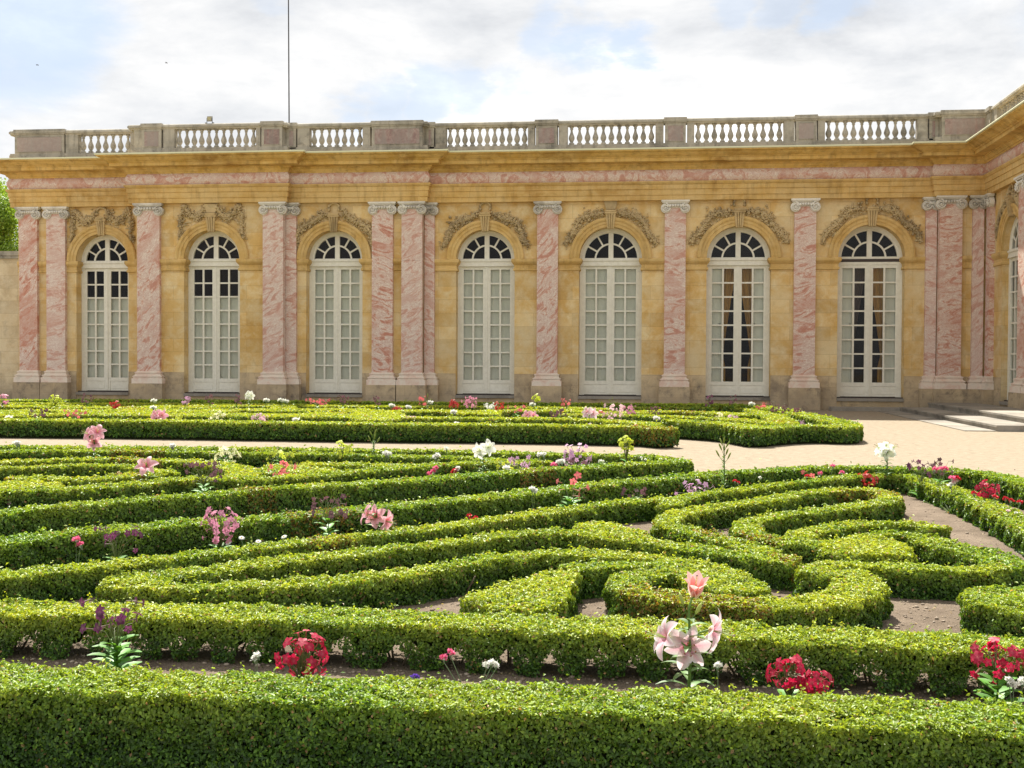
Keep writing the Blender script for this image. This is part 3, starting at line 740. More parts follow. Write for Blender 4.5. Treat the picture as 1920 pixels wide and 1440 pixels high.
# birds
def bird(px, py, lab):
    p = on_d(px, py, 170); r = empty('bird', tuple(p), lab, 'bird')
    m = MB(); m.tube([(-.22, 0, 0), (-.12, 0, .01), (.02, 0, .01), (.16, 0, .02), (.22, 0, .02)], [.008, .045, .055, .035, .01], 6); m.build('body', METAL, r)
    for s in (-1, 1):
        m = MB(); n = 0
        for j, (y, z, c0, c1) in enumerate(((0, 0, -.06, .08), (.16*s, .07, -.05, .07), (.33*s, .04, -.06, .02), (.42*s, .01, -.07, -.05))):
            m.P((c0, y, z)); m.P((c1, y, z)); m.P((c1, y, z+.012)); m.P((c0, y, z+.012))
        for j in range(3):
            for k in range(4): m.face([j*4+k, j*4+(k+1) % 4, (j+1)*4+(k+1) % 4, (j+1)*4+k])
        m.build('wing', METAL, r)
bird(70, 122, 'tiny dark bird flying low in the sky at the far left'); bird(312, 118, 'tiny faint bird gliding above the palace left of the mast')

# ================================================================== GROUND
def sheet(name, pts, z, mat):
    me = bpy.data.meshes.new(name); me.from_pydata([(p[0], p[1], z) for p in pts], [], [tuple(range(len(pts)))]); me.materials.append(mat)
    o = link(name, me); o['kind'] = 'structure'; return o
sheet('gravel_ground', [(-400, -60), (400, -60), (400, 900), (-400, 900)], 0, GRAV)
HT = .26; SZ = .07
def g3(p, z=HT): q = on_z(p[0], p[1], z); return (float(q[0]), float(q[1]))
# ================================================================== HEDGES
def smooth(pts, n=8, closed=False):
    P = [np.array(p, float) for p in pts]; out = []
    N = len(P)
    if N < 3 and not closed:
        return np.array([P[0]*(1-t)+P[-1]*t for t in np.linspace(0, 1, n+1)])
    rng = range(N if closed else N-1)
    for i in rng:
        if closed: p0, p1, p2, p3 = P[(i-1) % N], P[i], P[(i+1) % N], P[(i+2) % N]
        else: p0, p1, p2, p3 = P[max(i-1, 0)], P[i], P[i+1], P[min(i+2, N-1)]
        for k in range(n):
            t = k/n; out.append(.5*((2*p1)+(-p0+p2)*t+(2*p0-5*p1+4*p2-p3)*t*t+(-p0+3*p1-3*p2+p3)*t**3))
    if not closed: out.append(P[-1])
    return np.array(out)
def resample(pts, step, closed=False):
    q = np.vstack([pts, pts[:1]]) if closed else pts
    d = np.r_[0, np.cumsum(np.hypot(*np.diff(q, axis=0).T))]; n = max(2, int(d[-1]/step)+1)
    s = np.linspace(0, d[-1], n+1 if closed else n); r = np.c_[np.interp(s, d, q[:, 0]), np.interp(s, d, q[:, 1])]
    return r[:-1] if closed else r
def normals2(p, closed=False):
    if closed: t = np.roll(p, -1, 0)-np.roll(p, 1, 0)
    else: t = np.gradient(p, axis=0)
    t /= np.maximum(np.hypot(t[:, 0], t[:, 1])[:, None], 1e-9); return t, np.c_[t[:, 1], -t[:, 0]]
def vnoise(x, y, f, ph=0):
    return (np.sin(x*f*1.0+ph+1.7*np.sin(y*f*.8+ph*2))+np.sin(y*f*1.3+2*ph+1.5*np.sin(x*f*.9-ph))+.6*np.sin((x+y)*f*2.3+ph))/2.6
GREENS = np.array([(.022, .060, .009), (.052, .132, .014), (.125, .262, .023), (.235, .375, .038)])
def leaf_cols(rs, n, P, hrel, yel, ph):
    """box leaf colours: sides painted darker for shade and tops brighter for sun, with young yellowish growth at the clipped top; patches that turned olive or bronze"""
    k = np.clip(rs.normal(1.05+1.05*hrel, .75, n), 0, 3); i = k.astype(int); i2 = np.minimum(i+1, 3); f = (k-i)[:, None]  # greens darken down the sides, shade put into the leaf colour
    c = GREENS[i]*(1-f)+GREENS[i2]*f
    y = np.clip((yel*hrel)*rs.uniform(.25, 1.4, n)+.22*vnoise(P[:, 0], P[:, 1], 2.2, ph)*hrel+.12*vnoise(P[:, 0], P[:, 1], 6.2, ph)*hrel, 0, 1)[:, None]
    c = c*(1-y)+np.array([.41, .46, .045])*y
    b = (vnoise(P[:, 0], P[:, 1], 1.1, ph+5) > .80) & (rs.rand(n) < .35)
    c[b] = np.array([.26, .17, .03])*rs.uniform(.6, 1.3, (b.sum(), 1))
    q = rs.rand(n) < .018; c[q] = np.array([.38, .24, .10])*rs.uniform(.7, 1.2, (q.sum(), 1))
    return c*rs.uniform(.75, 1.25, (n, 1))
def leaf_mesh(name, P, N, L, cols, rs, fold=.25, jit=.85, wid=.58):
    n = len(P); N = N+rs.normal(0, jit*.6, (n, 3)); N /= np.linalg.norm(N, axis=1)[:, None]
    T = rs.normal(0, 1, (n, 3)); T[:, 2] += .5; T -= N*(T*N).sum(1)[:, None]; T /= np.linalg.norm(T, axis=1)[:, None]
    Bv = np.cross(N, T); L = L[:, None]; W = L*wid
    near = n and name == 'foliage_near'
    v = np.empty((n, 4, 3), np.float32)
    v[:, 0] = P-T*L*.5; v[:, 2] = P+T*L*.5
    m = P+T*L*.05+N*L*fold*.5
    v[:, 1] = m+Bv*W*.5; v[:, 3] = m-Bv*W*.5
    v[:, 1] += N*L*.1; v[:, 3] += N*L*.1; 
    # fold along the midrib: two triangles
    idx = np.arange(n)[:, None]*4
    Fc = np.concatenate([idx+np.array([[0, 1, 2]]), idx+np.array([[0, 2, 3]])], 1).reshape(-1, 3)
    return npmesh('foliage', v.reshape(-1, 3), Fc, [LEAF], fcol=np.repeat(cols, 2, axis=0))
hedge_no = [0]
def cam_depth(x, y): return x*_fw[0]+y*_fw[1]
def lsize(dep): return np.maximum(.0175, .0175*(dep/5.2)**.76)
COVER = 2.3
def hedge(label, top_samples, per, per_n, area_top, hgt, core, yel=.5, base=.0, group=None, gap=False, ph=None, stems=None, cat='hedge'):
    """top_samples(rs,n)->(n,2) ; per (m,2) perimeter points with outward normals per_n"""
    hedge_no[0] += 1; rs = np.random.RandomState(hedge_no[0]*13); ph = ph if ph is not None else hedge_no[0]*1.37
    c0 = per.mean(0); root = empty('box_hedge', (float(c0[0]), float(c0[1]), 0), label, cat, group)
    seg = np.roll(per, -1, 0)-per; sl_ = np.hypot(seg[:, 0], seg[:, 1])
    dmean = cam_depth(per[:, 0], per[:, 1])
    Ps, Ns, Hs = [], [], []
    # --- top
    dens0 = COVER/(lsize(dmean.mean())**2*.29)
    dmin = max(dmean.min(), 4.0); dens_max = COVER/(lsize(dmin)**2*.29)
    n = int(area_top*dens_max*1.0)
    if n:
        p = top_samples(rs, n); d = cam_depth(p[:, 0], p[:, 1]); keep = rs.rand(len(p)) < (lsize(dmin)/lsize(np.maximum(d, dmin)))**2
        p = p[keep]; n = len(p)
        z = hgt+.014*vnoise(p[:, 0], p[:, 1], 11, ph)+.016*vnoise(p[:, 0], p[:, 1], 34, ph)-np.abs(rs.normal(0, .016, n))+.010
        sh = rs.rand(n) < .05; z[sh] += rs.exponential(.013, sh.sum())
        Ps.append(np.c_[p, z]); Ns.append(np.tile([0, 0, 1.], (n, 1))); Hs.append(np.ones(n))
    # --- sides
    cumw = np.cumsum(sl_); tot = cumw[-1]
    tocam = -(per[:, 0]*per_n[:, 0]+per[:, 1]*per_n[:, 1])
    n = int(tot*hgt*dens_max*1.15)
    s = rs.rand(n)*tot; k = np.minimum(np.searchsorted(cumw, s), len(per)-1); f = 1-(cumw[k]-s)/np.maximum(sl_[k], 1e-9)
    k2 = (k+1) % len(per); p = per[k]+(per[k2]-per[k])*f[:, None]; nn = per_n[k]*(1-f[:, None])+per_n[k2]*f[:, None]
    d = cam_depth(p[:, 0], p[:, 1]); keep = rs.rand(n) < (lsize(dmin)/lsize(np.maximum(d, dmin)))**2*np.where(tocam[k] > -1.5, 1, .4)
    p, nn, s = p[keep], nn[keep], s[keep]; n = len(p)
    q = rs.rand(n); z = q*hgt
    zb = np.full(n, base+.06)
    if gap: zb = base+.08+.105*np.maximum(0, np.sin(s*2*pi/.25+2*np.sin(s*3.1)))**1.1+.015*np.sin(s*23)
    ok = z > zb+rs.normal(0, .012, n); p, nn, s, z, q = p[ok], nn[ok], s[ok], z[ok], q[ok]; n = len(p)
    bul = .020*vnoise(p[:, 0]*1.0, z*2+p[:, 1], 15, ph)+.014*np.sin(s*2*pi/.31)+.010*vnoise(s, z*1.5, 40, ph)
    off = bul-np.abs(rs.normal(0, .018, n))+.008-.035*np.maximum(0, .35-z/hgt)-.014*np.maximum(0, z/hgt-.88)/.12
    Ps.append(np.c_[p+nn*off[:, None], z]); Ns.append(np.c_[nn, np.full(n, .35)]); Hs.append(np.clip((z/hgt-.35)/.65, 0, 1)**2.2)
    if dmin < 11 and area_top:   # young upright sprigs that escaped the shears
        ns = int(area_top*(95 if dmin < 6 else 40)); b = top_samples(rs, ns); nl = 7
        hh = rs.exponential(.016 if dmin < 6 else .010, ns)+.012; a0 = rs.uniform(0, 6.28, ns)
        for j in range(nl):
            a = a0+j*2.4; q = (j+1)/nl; rr = .006+.006*(1-q)
            Ps.append(np.c_[b[:, 0]+rr*np.cos(a), b[:, 1]+rr*np.sin(a), hgt-.005+hh*q]); Ns.append(np.c_[np.cos(a), np.sin(a), np.full(ns, .8)]); Hs.append(np.full(ns, 1.35))
    P = np.vstack(Ps); N = np.vstack(Ns); hr = np.concatenate(Hs); d = cam_depth(P[:, 0], P[:, 1])
    L = lsize(d)*rs.uniform(.75, 1.3, len(P))
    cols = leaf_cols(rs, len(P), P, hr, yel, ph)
    P = P-np.array([c0[0], c0[1], 0])
    fo = link('foliage', leaf_mesh('foliage', P, N, L, cols, rs), root)
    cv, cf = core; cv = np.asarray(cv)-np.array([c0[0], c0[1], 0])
    me = bpy.data.meshes.new('dark_core'); me.from_pydata([tuple(x) for x in cv], [], cf); me.materials.append(CORE); link('dark_core', me, root)  # solid dark filler under the leaf shell
    if stems is not None:
        m = MB()
        for x, y in stems:
            for q in range(rs.randint(1, 4)):
                dx, dy = rs.normal(0, .05, 2); m.tube([(x-c0[0]+dx*.4, y-c0[1]+dy*.4, 0), (x-c0[0]+dx*.7, y-c0[1]+dy*.7, .07), (x-c0[0]+dx*1.6, y-c0[1]+dy*1.6, .20)], [.010, .007, .004], 5)
        m.build('stems', BARK, root)
    return root
def ribbon(label, pix, w=.26, hgt=HT, yel=.5, world=False, gap=False, step=.06, **kw):
    pts = np.array([p if world else g3(p, hgt) for p in pix]); c = resample(smooth(pts), step); t, nn = normals2(c)
    dm = cam_depth(c[:, 0], c[:, 1]).mean()
    if dm < 20 and dm > 6.3: w = np.array(w)*.80 if hasattr(w, '__len__') else w*.80
    ww = w*(1+.05*np.sin(np.arange(len(c))*.21)) if not hasattr(w, '__len__') else np.interp(np.linspace(0, 1, len(c)), np.linspace(0, 1, len(w)), w)
    wl = np.full(len(c), ww) if np.isscalar(ww) else ww
    hw = wl/2
    a = c+nn*hw[:, None]; b = c-nn*hw[:, None]
    def capx(e, tt, n0, hw_): return [e+hw_*.75*(tt*sin(q)+n0*cos(q)*1.33) for q in np.linspace(0, pi, 9)[1:-1]]
    e1 = np.array(capx(c[-1], t[-1], nn[-1], hw[-1])); e0 = np.array([c[0]+hw[0]*.75*(-t[0]*sin(q)-nn[0]*cos(q)*1.33) for q in np.linspace(0, pi, 9)[1:-1]])
    per = np.vstack([a, e1, b[::-1], e0]); _, pn = normals2(per, True)
    L = np.hypot(*np.diff(c, axis=0).T).sum(); area = L*hw.mean()*2+hw[-1]**2*1.3+hw[0]**2*1.3
    def ts(rs, n):
        k = rs.rand(n)*(len(c)-1)
        # extend to caps
        i = k.astype(int); f = (k-i)[:, None]; i2 = np.minimum(i+1, len(c)-1)
        cc = c[i]*(1-f)+c[i2]*f; N_ = nn[i]; h_ = hw[i]
        u = rs.uniform(-1, 1, n); p = cc+N_*(u*h_)[:, None]
        m = rs.rand(n) < (hw[0]*2/max(L, .1))*.8
        for sel, ce, te, ne, he in ((m & (rs.rand(n) < .5), c[0], -t[0], nn[0], hw[0]), (m, c[-1], t[-1], nn[-1], hw[-1])):
            j = np.where(sel)[0]; m[j] = False
            uu = rs.uniform(-1, 1, len(j)); vv = rs.uniform(0, 1, len(j))*np.sqrt(1-uu**2)*.75
            p[j] = ce+ne*(uu*he)[:, None]+te*(vv*he)[:, None]
        return p
    ins = .045 if dm < 14 else .05; zc0 = .12 if gap else .0; zt = hgt-.035
    hi = np.maximum(hw-ins, .03); ca = c+nn*hi[:, None]; cb = c-nn*hi[:, None]; n = len(c)
    V = np.vstack([np.c_[ca, np.full(n, zt)], np.c_[cb, np.full(n, zt)], np.c_[ca, np.full(n, zc0)], np.c_[cb, np.full(n, zc0)]])
    if gap:
        s = np.arange(n)*step; V[2*n:3*n, 2] = V[3*n:, 2] = .13+.10*np.maximum(0, np.sin(s*2*pi/.25+2*np.sin(s*3.1)))
        V[2*n:3*n, :2] -= nn*.03; V[3*n:, :2] += nn*.03
    Fc = []
    for i in range(n-1):
        Fc += [(i, i+1, n+i+1, n+i), (i, 2*n+i, 2*n+i+1, i+1), (n+i, n+i+1, 3*n+i+1, 3*n+i)]
    Fc += [(0, n, 3*n, 2*n), (n-1, 3*n-1, 4*n-1, 2*n-1)]
    st = c[::5] if dm < 9 else None
    return hedge(label, ts, per, pn, area, hgt, (V, Fc), yel=yel, gap=gap, stems=st, **kw)
def inpoly(p, poly):
    x, y = p[:, 0], p[:, 1]; r = np.zeros(len(p), bool); j = len(poly)-1
    for i in range(len(poly)):
        xi, yi = poly[i]; xj, yj = poly[j]
        c = ((yi > y) != (yj > y)) & (x < (xj-xi)*(y-yi)/(yj-yi+1e-12)+xi); r ^= c; j = i
    return r
def blobh(label, pix, hgt=HT, yel=.6, world=False, **kw):
    pts = np.array([p if world else g3(p, hgt) for p in pix]); per = resample(smooth(pts, closed=True), .07, True)
    area = .5*np.sum(per[:, 0]*np.roll(per[:, 1], -1)-np.roll(per[:, 0], -1)*per[:, 1])
    if area < 0: per = per[::-1]; area = -area
    _, pn = normals2(per, True); lo, hi = per.min(0), per.max(0)
    def ts(rs, n):
        out = []; m = 0
        while m < n:
            q = rs.uniform(lo, hi, (n*2+10, 2)); q = q[inpoly(q, per)]; out.append(q); m += len(q)
            if len(out) > 30: break
        return np.vstack(out)[:n]
    ci = per-pn*.045; n = len(ci)
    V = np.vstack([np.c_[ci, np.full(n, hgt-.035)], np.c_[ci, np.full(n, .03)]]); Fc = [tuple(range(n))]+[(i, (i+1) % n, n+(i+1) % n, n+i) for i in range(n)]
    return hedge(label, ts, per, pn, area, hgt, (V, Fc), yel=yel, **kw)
NB = 'clipped box hedges of the near flower bed'; MBD = 'clipped box hedges of the middle flower bed'; FBD = 'clipped box hedges of the far flower bed'
# --- near bed
H4P = [(-260, 1046), (-120, 1030), (0, 1017), (100, 1003), (250, 990), (362, 980), (475, 974), (630, 960), (730, 950), (830, 940), (955, 928), (1110, 910), (1260, 896), (1335, 889), (1435, 883), (1515, 878), (1615, 877), (1715, 880), (1815, 885), (1877, 894), (1960, 916), (2080, 960), (2200, 1030)]
H5P = [(-200, 1105), (-90, 1090), (0, 1080), (100, 1069), (175, 1061), (250, 1053), (325, 1045), (425, 1035), (480, 1027), (605, 1013), (705, 1001), (805, 990), (880, 981), (955, 970), (1060, 956), (1160, 943), (1245, 937)]
H5Q = [(1255, 947), (1280, 934), (1335, 925), (1435, 912), (1515, 903), (1590, 895), (1665, 892), (1715, 897), (1765, 912), (1815, 931), (1865, 953), (1915, 978), (1990, 1020), (2080, 1085)]
ribbon('front row box hedge running across the whole bottom of the view', [(-260, 1258), (0, 1271), (480, 1290), (960, 1309), (1440, 1328), (1920, 1350), (2200, 1362)], w=.37, hgt=.38, yel=.36, group=NB)
ribbon('second row box hedge with bare gaps below, behind the front row of crimson flowers', [(-260, 1130), (0, 1142), (240, 1146), (480, 1151), (730, 1160), (960, 1169), (1200, 1178), (1413, 1187), (1613, 1196), (1813, 1206), (2060, 1218)], w=.37, hgt=.29, yel=.66, gap=True, group=NB)
ribbon('long leafy hedge that edges the near bed and bounds the gravel at the right', H4P, w=.36, hgt=.33, yel=.25, group=NB)
ribbon('narrow inner hedge sweeping up from the left edge to the bare soil opening', H5P, w=.28, yel=.55, group=NB)
ribbon('inner hedge that starts beside the pale lilac flowers and bends down the right side', H5Q, w=[.26, .28, .30, .32, .34, .36, .38], yel=.45, group=NB)
ribbon('hedge with a rounded left end, making the lower long loop of the near bed', [(455, 1061), (375, 1071), (300, 1079), (250, 1084), (222, 1091), (250, 1098), (325, 1101), (400, 1100), (480, 1098), (580, 1092), (680, 1084), (780, 1071), (855, 1058), (905, 1049), (955, 1043), (1035, 1037), (1110, 1038), (1185, 1044), (1255, 1050)], w=.28, yel=.62, group=NB)
ribbon('upper arm of the long loop, running right to a blunt end beside the bare soil', [(455, 1061), (580, 1046), (680, 1036), (780, 1024), (855, 1016), (955, 1003), (1060, 998), (1135, 1006), (1210, 1015), (1285, 1026), (1335, 1034), (1410, 1042), (1470, 1050)], w=[.27, .27, .27, .28, .28, .28, .30, .36], yel=.62, group=NB)
blobh('flat leaf shaped box mound lying against the upper loop arm', [(1075, 990), (1100, 981), (1140, 981), (1175, 989), (1205, 999), (1225, 1009), (1190, 1008), (1130, 1000)], yel=.8, group=NB)
blobh('broad pointed box mound left of the brown soil pocket in front', [(871, 1126), (888, 1113), (920, 1103), (960, 1093), (1000, 1079), (1045, 1068), (1085, 1064), (1080, 1082), (1070, 1102), (1062, 1122), (1045, 1137), (1003, 1144), (950, 1142), (905, 1135)], yel=.8, group=NB)
ribbon('short hedge arching behind the brown soil pocket in front', [(1075, 1066), (1110, 1061), (1160, 1060), (1215, 1059), (1270, 1060)], w=.26, yel=.6, group=NB)
blobh('wide tapering box mound behind the big pink lily', [(1235, 1056), (1275, 1050), (1320, 1055), (1375, 1070), (1420, 1088), (1442, 1106), (1400, 1113), (1340, 1108), (1290, 1094), (1262, 1074)], yel=.7, group=NB)
ribbon('curling hedge under the big pink lily that hooks back up at its right end', [(1275, 1075), (1225, 1075), (1185, 1080), (1175, 1092), (1195, 1106), (1240, 1116), (1300, 1124), (1360, 1129), (1435, 1132), (1490, 1131), (1540, 1126), (1585, 1116), (1612, 1101), (1603, 1085), (1575, 1074), (1540, 1066)], w=[.28, .28, .28, .29, .30, .32, .36, .40, .36, .3], yel=.68, group=NB)
ribbon('straight dark faced hedge above the bare soil at the lower right', [(1532, 1076), (1535, 1064), (1590, 1059), (1665, 1062), (1740, 1066), (1815, 1068), (1870, 1066)], w=.27, yel=.55, group=NB)
ribbon('leafy hedge curving down to a blunt end near the right edge', [(1650, 1003), (1715, 1005), (1765, 1020), (1815, 1032), (1865, 1044), (1892, 1060)], w=[.24, .3, .34, .36, .38, .36], yel=.4, group=NB)
ribbon('sharp V shaped hedge with its tip beside the bare soil opening', [(1440, 1036), (1397, 1023), (1335, 1006), (1272, 990), (1250, 980), (1262, 967), (1300, 958), (1360, 948), (1435, 938), (1515, 924), (1590, 919), (1640, 921), (1668, 930), (1660, 940), (1615, 947), (1540, 958), (1465, 967), (1420, 975), (1398, 986), (1410, 1000), (1440, 1009), (1490, 1018), (1550, 1022)], w=.27, yel=.65, group=NB)
ribbon('short hedge with a square right end pointing at the right border hedge', [(1490, 1012), (1510, 1000), (1552, 990), (1615, 982), (1690, 982), (1758, 989)], w=.27, yel=.72, group=NB)
blobh('small rounded box mound between two hedges at the right', [(1535, 1022), (1570, 1012), (1615, 1005), (1650, 1007), (1690, 1020), (1712, 1038), (1670, 1042), (1600, 1040), (1550, 1034)], yel=.72, group=NB)
blobh('square ended box block cut by the right edge of the view', [(1808, 1117), (1818, 1105), (1870, 1102), (1930, 1103), (2020, 1108), (2040, 1135), (2030, 1165), (1930, 1155), (1860, 1141), (1820, 1130)], yel=.5, group=NB)
# --- middle bed
H1P = [(-200, 836), (0, 838), (120, 839), (400, 841), (560, 843), (700, 845), (860, 847), (1000, 851), (1130, 854), (1220, 857), (1262, 862), (1274, 868)]
H3P = [(-150, 980), (0, 961), (100, 951), (175, 945), (250, 938), (325, 932), (400, 927), (480, 918), (580, 912), (680, 907), (755, 902), (830, 896), (905, 890), (960, 886), (1010, 881), (1080, 878), (1150, 873), (1220, 869), (1268, 866)]
ribbon('rear border hedge of the middle bed beside the thin gravel path', H1P, w=.42, yel=.45, group=MBD)
ribbon('tall front border hedge of the middle bed, running up to the rounded gravel corner', H3P, w=.38, hgt=.32, yel=.35, group=MBD)
L3 = [(-150, 935), (0, 922), (50, 919), (125, 917), (200, 912), (275, 905), (350, 899), (475, 898), (530, 895), (605, 890), (680, 883), (755, 877), (830, 871), (905, 868), (965, 868), (1022, 868)]
ribbon('inner hedge of the middle bed with a blunt right end below the lilac flowers', L3, w=.36, yel=.55, group=MBD)
ribbon('thin dark sided hedge second from the gravel path in the middle bed', [(-150, 845), (0, 847), (100, 846), (200, 846), (320, 847), (480, 850), (580, 851), (680, 854), (780, 857), (855, 858), (930, 863), (1000, 866)], w=.36, yel=.4, group=MBD)
ribbon('large hook shaped hedge of the middle bed around the purple flowers', [(-150, 868), (0, 866), (75, 864), (150, 862), (225, 861), (300, 864), (375, 867), (425, 874), (455, 882), (455, 891), (420, 897), (350, 900)], w=[.32, .32, .32, .34, .36, .42, .5, .45, .36], yel=.75, group=MBD)
ribbon('inner hedge of the hook running left from the pink lily', [(-150, 883), (0, 879), (75, 876), (150, 873), (225, 874), (262, 878), (305, 884)], w=.34, yel=.7, group=MBD)
ribbon('short tongue shaped hedge with a browned right tip below the pink lily', [(318, 887), (250, 890), (200, 896), (150, 899), (100, 897), (30, 897)], w=.36, yel=.72, group=MBD)
blobh('flat yellow green mound at the left edge of the middle bed', [(-60, 908), (0, 904), (60, 903), (100, 906), (116, 912), (70, 917), (0, 919), (-60, 918)], yel=.95, group=MBD)
ribbon('upper tongue of hedge right of the coral flowers in the middle bed', [(578, 871), (630, 871), (705, 872), (760, 875)], w=.36, yel=.75, group=MBD)
blobh('small yellow green mound behind the coral flowers', [(487, 882), (500, 875), (535, 873), (572, 874), (600, 879), (640, 882), (600, 887), (530, 888), (495, 888)], yel=.85, group=MBD)
# --- far bed
FR = [(-200, 784), (0, 787), (240, 789), (480, 792), (720, 795), (960, 797), (1100, 799), (1200, 801), (1246, 804)]
ribbon('dark faced front border hedge of the far bed ending at the gravel corner', FR, w=.55, hgt=.36, yel=.7, group=FBD)
ribbon('border hedge of the far bed returning left behind the red flowers', [(1240, 798), (1180, 792), (1060, 786), (900, 785), (700, 783), (400, 780), (0, 776), (-200, 774)], w=.6, yel=.9, group=FBD)
ribbon('front border hedge of the far bed between the two gravel corners', [(1262, 789), (1330, 793), (1380, 797), (1418, 803)], w=.55, hgt=.36, yel=.7, group=FBD)
ribbon('right end border hedge of the far bed, curving round to the palace side', [(1425, 803), (1470, 800), (1530, 799), (1580, 800), (1588, 795), (1560, 789), (1520, 780), (1470, 770), (1420, 762), (1340, 759), (1200, 758.5), (960, 757), (720, 755), (480, 752.5), (240, 751), (0, 750.5), (-200, 749)], w=.55, hgt=.34, yel=.62, group=FBD)
ribbon('inner hedge of the far bed right of the lilac flowers', [(1060, 778), (1160, 779), (1240, 781), (1340, 785), (1415, 790), (1470, 794), (1455, 783), (1425, 771), (1385, 765), (1290, 764), (1180, 764)], w=.6, yel=.85, group=FBD)
far = [('wide scroll of hedge nearest the palace in the far bed', [(-150, 757), (0, 756), (200, 757), (400, 758), (480, 757), (600, 761), (740, 762), (880, 762), (1020, 764), (1120, 768)], 1.0),
       ('second scroll of hedge from the palace in the far bed', [(-150, 763), (85, 762), (130, 764), (260, 765), (330, 762), (380, 764), (450, 760), (488, 762)], 1.1),
       ('third scroll of hedge in the left half of the far bed', [(-150, 774), (40, 771), (110, 770), (200, 772), (280, 768), (370, 773), (440, 769), (560, 770), (650, 768), (700, 772), (830, 771), (905, 776)], 1.0),
       ('low scroll of hedge behind the pale pink flowers of the far bed', [(900, 773), (960, 770), (1060, 771), (1150, 774), (1250, 772), (1340, 775), (1400, 779)], .8),
       ('left scroll of hedge behind the front border of the far bed', [(-150, 782), (60, 779), (160, 776), (300, 778), (420, 777), (520, 779), (620, 777)], .8)]
for lb, pts, ww in far: ribbon(lb, pts, w=ww, yel=1.0, group=FBD)
for lb, x0, x1, y0, y1 in (('round yellow green mound left of centre in the far bed', 655, 760, 772, 789), ('small oval mound under the thin mast in the far bed', 508, 556, 761, 768.5), ('flat oval mound in the middle of the far bed', 575, 655, 774, 783), ('bright oval mound left of the cream flowers in the far bed', 220, 300, 770, 778)):
    a = np.linspace(0, 2*pi, 13)[:-1]; blobh(lb, [((x0+x1)/2+(x1-x0)/2*cos(q), (y0+y1)/2+(y1-y0)/2*sin(q)) for q in a], yel=1.0, group=FBD)
# --- soil under the beds
def dense(P): return [tuple(p) for p in smooth([g3(q, HT) for q in P], 4)]
p4 = dense(H4P[:-1]); sheet('soil_near_bed', p4+[(9, 6), (9, 2.2), (-9, 2.2), (-9, 7)], SZ, SOIL)
sheet('soil_middle_bed', dense(H1P)+dense(H3P)[::-1], SZ, SOIL)
pf = dense([(-200, 749), (0, 750.5), (480, 752.5), (960, 757), (1340, 759), (1420, 762), (1520, 780), (1586, 797)]) + dense([(1586, 800), (1530, 800), (1425, 802), (1262, 789)]) + dense([(1246, 803), (960, 797), (480, 792), (0, 787), (-200, 784)])
sheet('soil_far_bed', pf, .005, SOIL)
# loose stones and clods on the soil
rs = np.random.RandomState(5); V = []; Fc = []; k = 0
for _ in range(9000):
    px = rs.uniform(-60, 1990); py = rs.uniform(1000, 1400) if rs.rand() < .8 else rs.uniform(880, 1000); p = on_z(px, py, SZ)
    if py < 1010 and px < 900: continue
    r = abs(rs.normal(0, .006))+.002; v = ICOV*r*rs.uniform(.6, 1.3, 3)*(1, 1, .6); V.append(v+np.array([p[0], p[1], SZ+r*.3])); Fc.append(ICOF+k*len(ICOV)); k += 1
t = NT('pebble'); oi = noise(t, geo(t), 25, 2, .5)
PEB = finish(t, ramp(t, oi, [(.35, (.20, .15, .11)), (.6, (.38, .31, .24)), (.75, (.50, .45, .38))]), .9)
o = link('soil_crumbs', npmesh('soil_crumbs', np.vstack(V), np.vstack(Fc), [PEB])); tag(o, 'loose crumbs and small stones scattered on the bare brown soil', 'soil crumbs', kind='stuff')
# ================================================================== FLOWERS
class PB:
    """plant mesh builder with per-vertex colour (quads/tris padded)"""
    def __init__(s): s.V = []; s.F = []; s.C = []; s.n = 0
    def add(s, V, Fc, C):
        V = np.asarray(V, float); C = np.asarray(C, float)
        if C.ndim == 1: C = np.tile(C, (len(V), 1))
        s.V.append(V); s.C.append(C); s.F += [tuple(int(q)+s.n for q in f) for f in Fc]; s.n += len(V)
    def mesh(s, name, mat=None):
        me = bpy.data.meshes.new(name); me.from_pydata(np.vstack(s.V).tolist(), [], s.F); me.materials.append(mat or PETAL)
        a = me.attributes.new('Col', 'FLOAT_COLOR', 'POINT'); C = np.vstack(s.C)
        a.data.foreach_set('color', np.c_[C, np.ones(len(C))].astype(np.float32).ravel())
        me.polygons.foreach_set('use_smooth', np.ones(len(me.polygons), bool)); return me
def frame(d):
    d = np.array(d, float); d /= np.linalg.norm(d); a = np.cross(d, [0, 0, 1.]);
    if np.linalg.norm(a) < .05: a = np.array([1., 0, 0])
    a /= np.linalg.norm(a); return np.stack([a, np.cross(a, d)*-1, d], 1)  # columns
def strip(pts, wid, nrm, cup=0.0):
    """flat blade through pts with widths; returns V,F (3 verts across)"""
    pts = np.array(pts, float); n = len(pts); t = np.gradient(pts, axis=0); t /= np.linalg.norm(t, axis=1)[:, None]+1e-9
    nr = np.tile(nrm, (n, 1)) if np.ndim(nrm) == 1 else nrm
    b = np.cross(t, nr); b /= np.linalg.norm(b, axis=1)[:, None]+1e-9; up = np.cross(b, t)
    wid = np.array(wid)[:, None]; V = np.stack([pts-b*wid+up*wid*cup, pts, pts+b*wid+up*wid*cup], 1).reshape(-1, 3)
    Fc = [];
    for i in range(n-1):
        for k in range(2): Fc.append((i*3+k, i*3+k+1, (i+1)*3+k+1, (i+1)*3+k))
    return V, Fc
def tubeV(pts, rad, n=5):
    m = MB(); m.tube(pts, rad, n, cap=False); return np.array(m.v), m.f
GREENP = (.10, .19, .035)
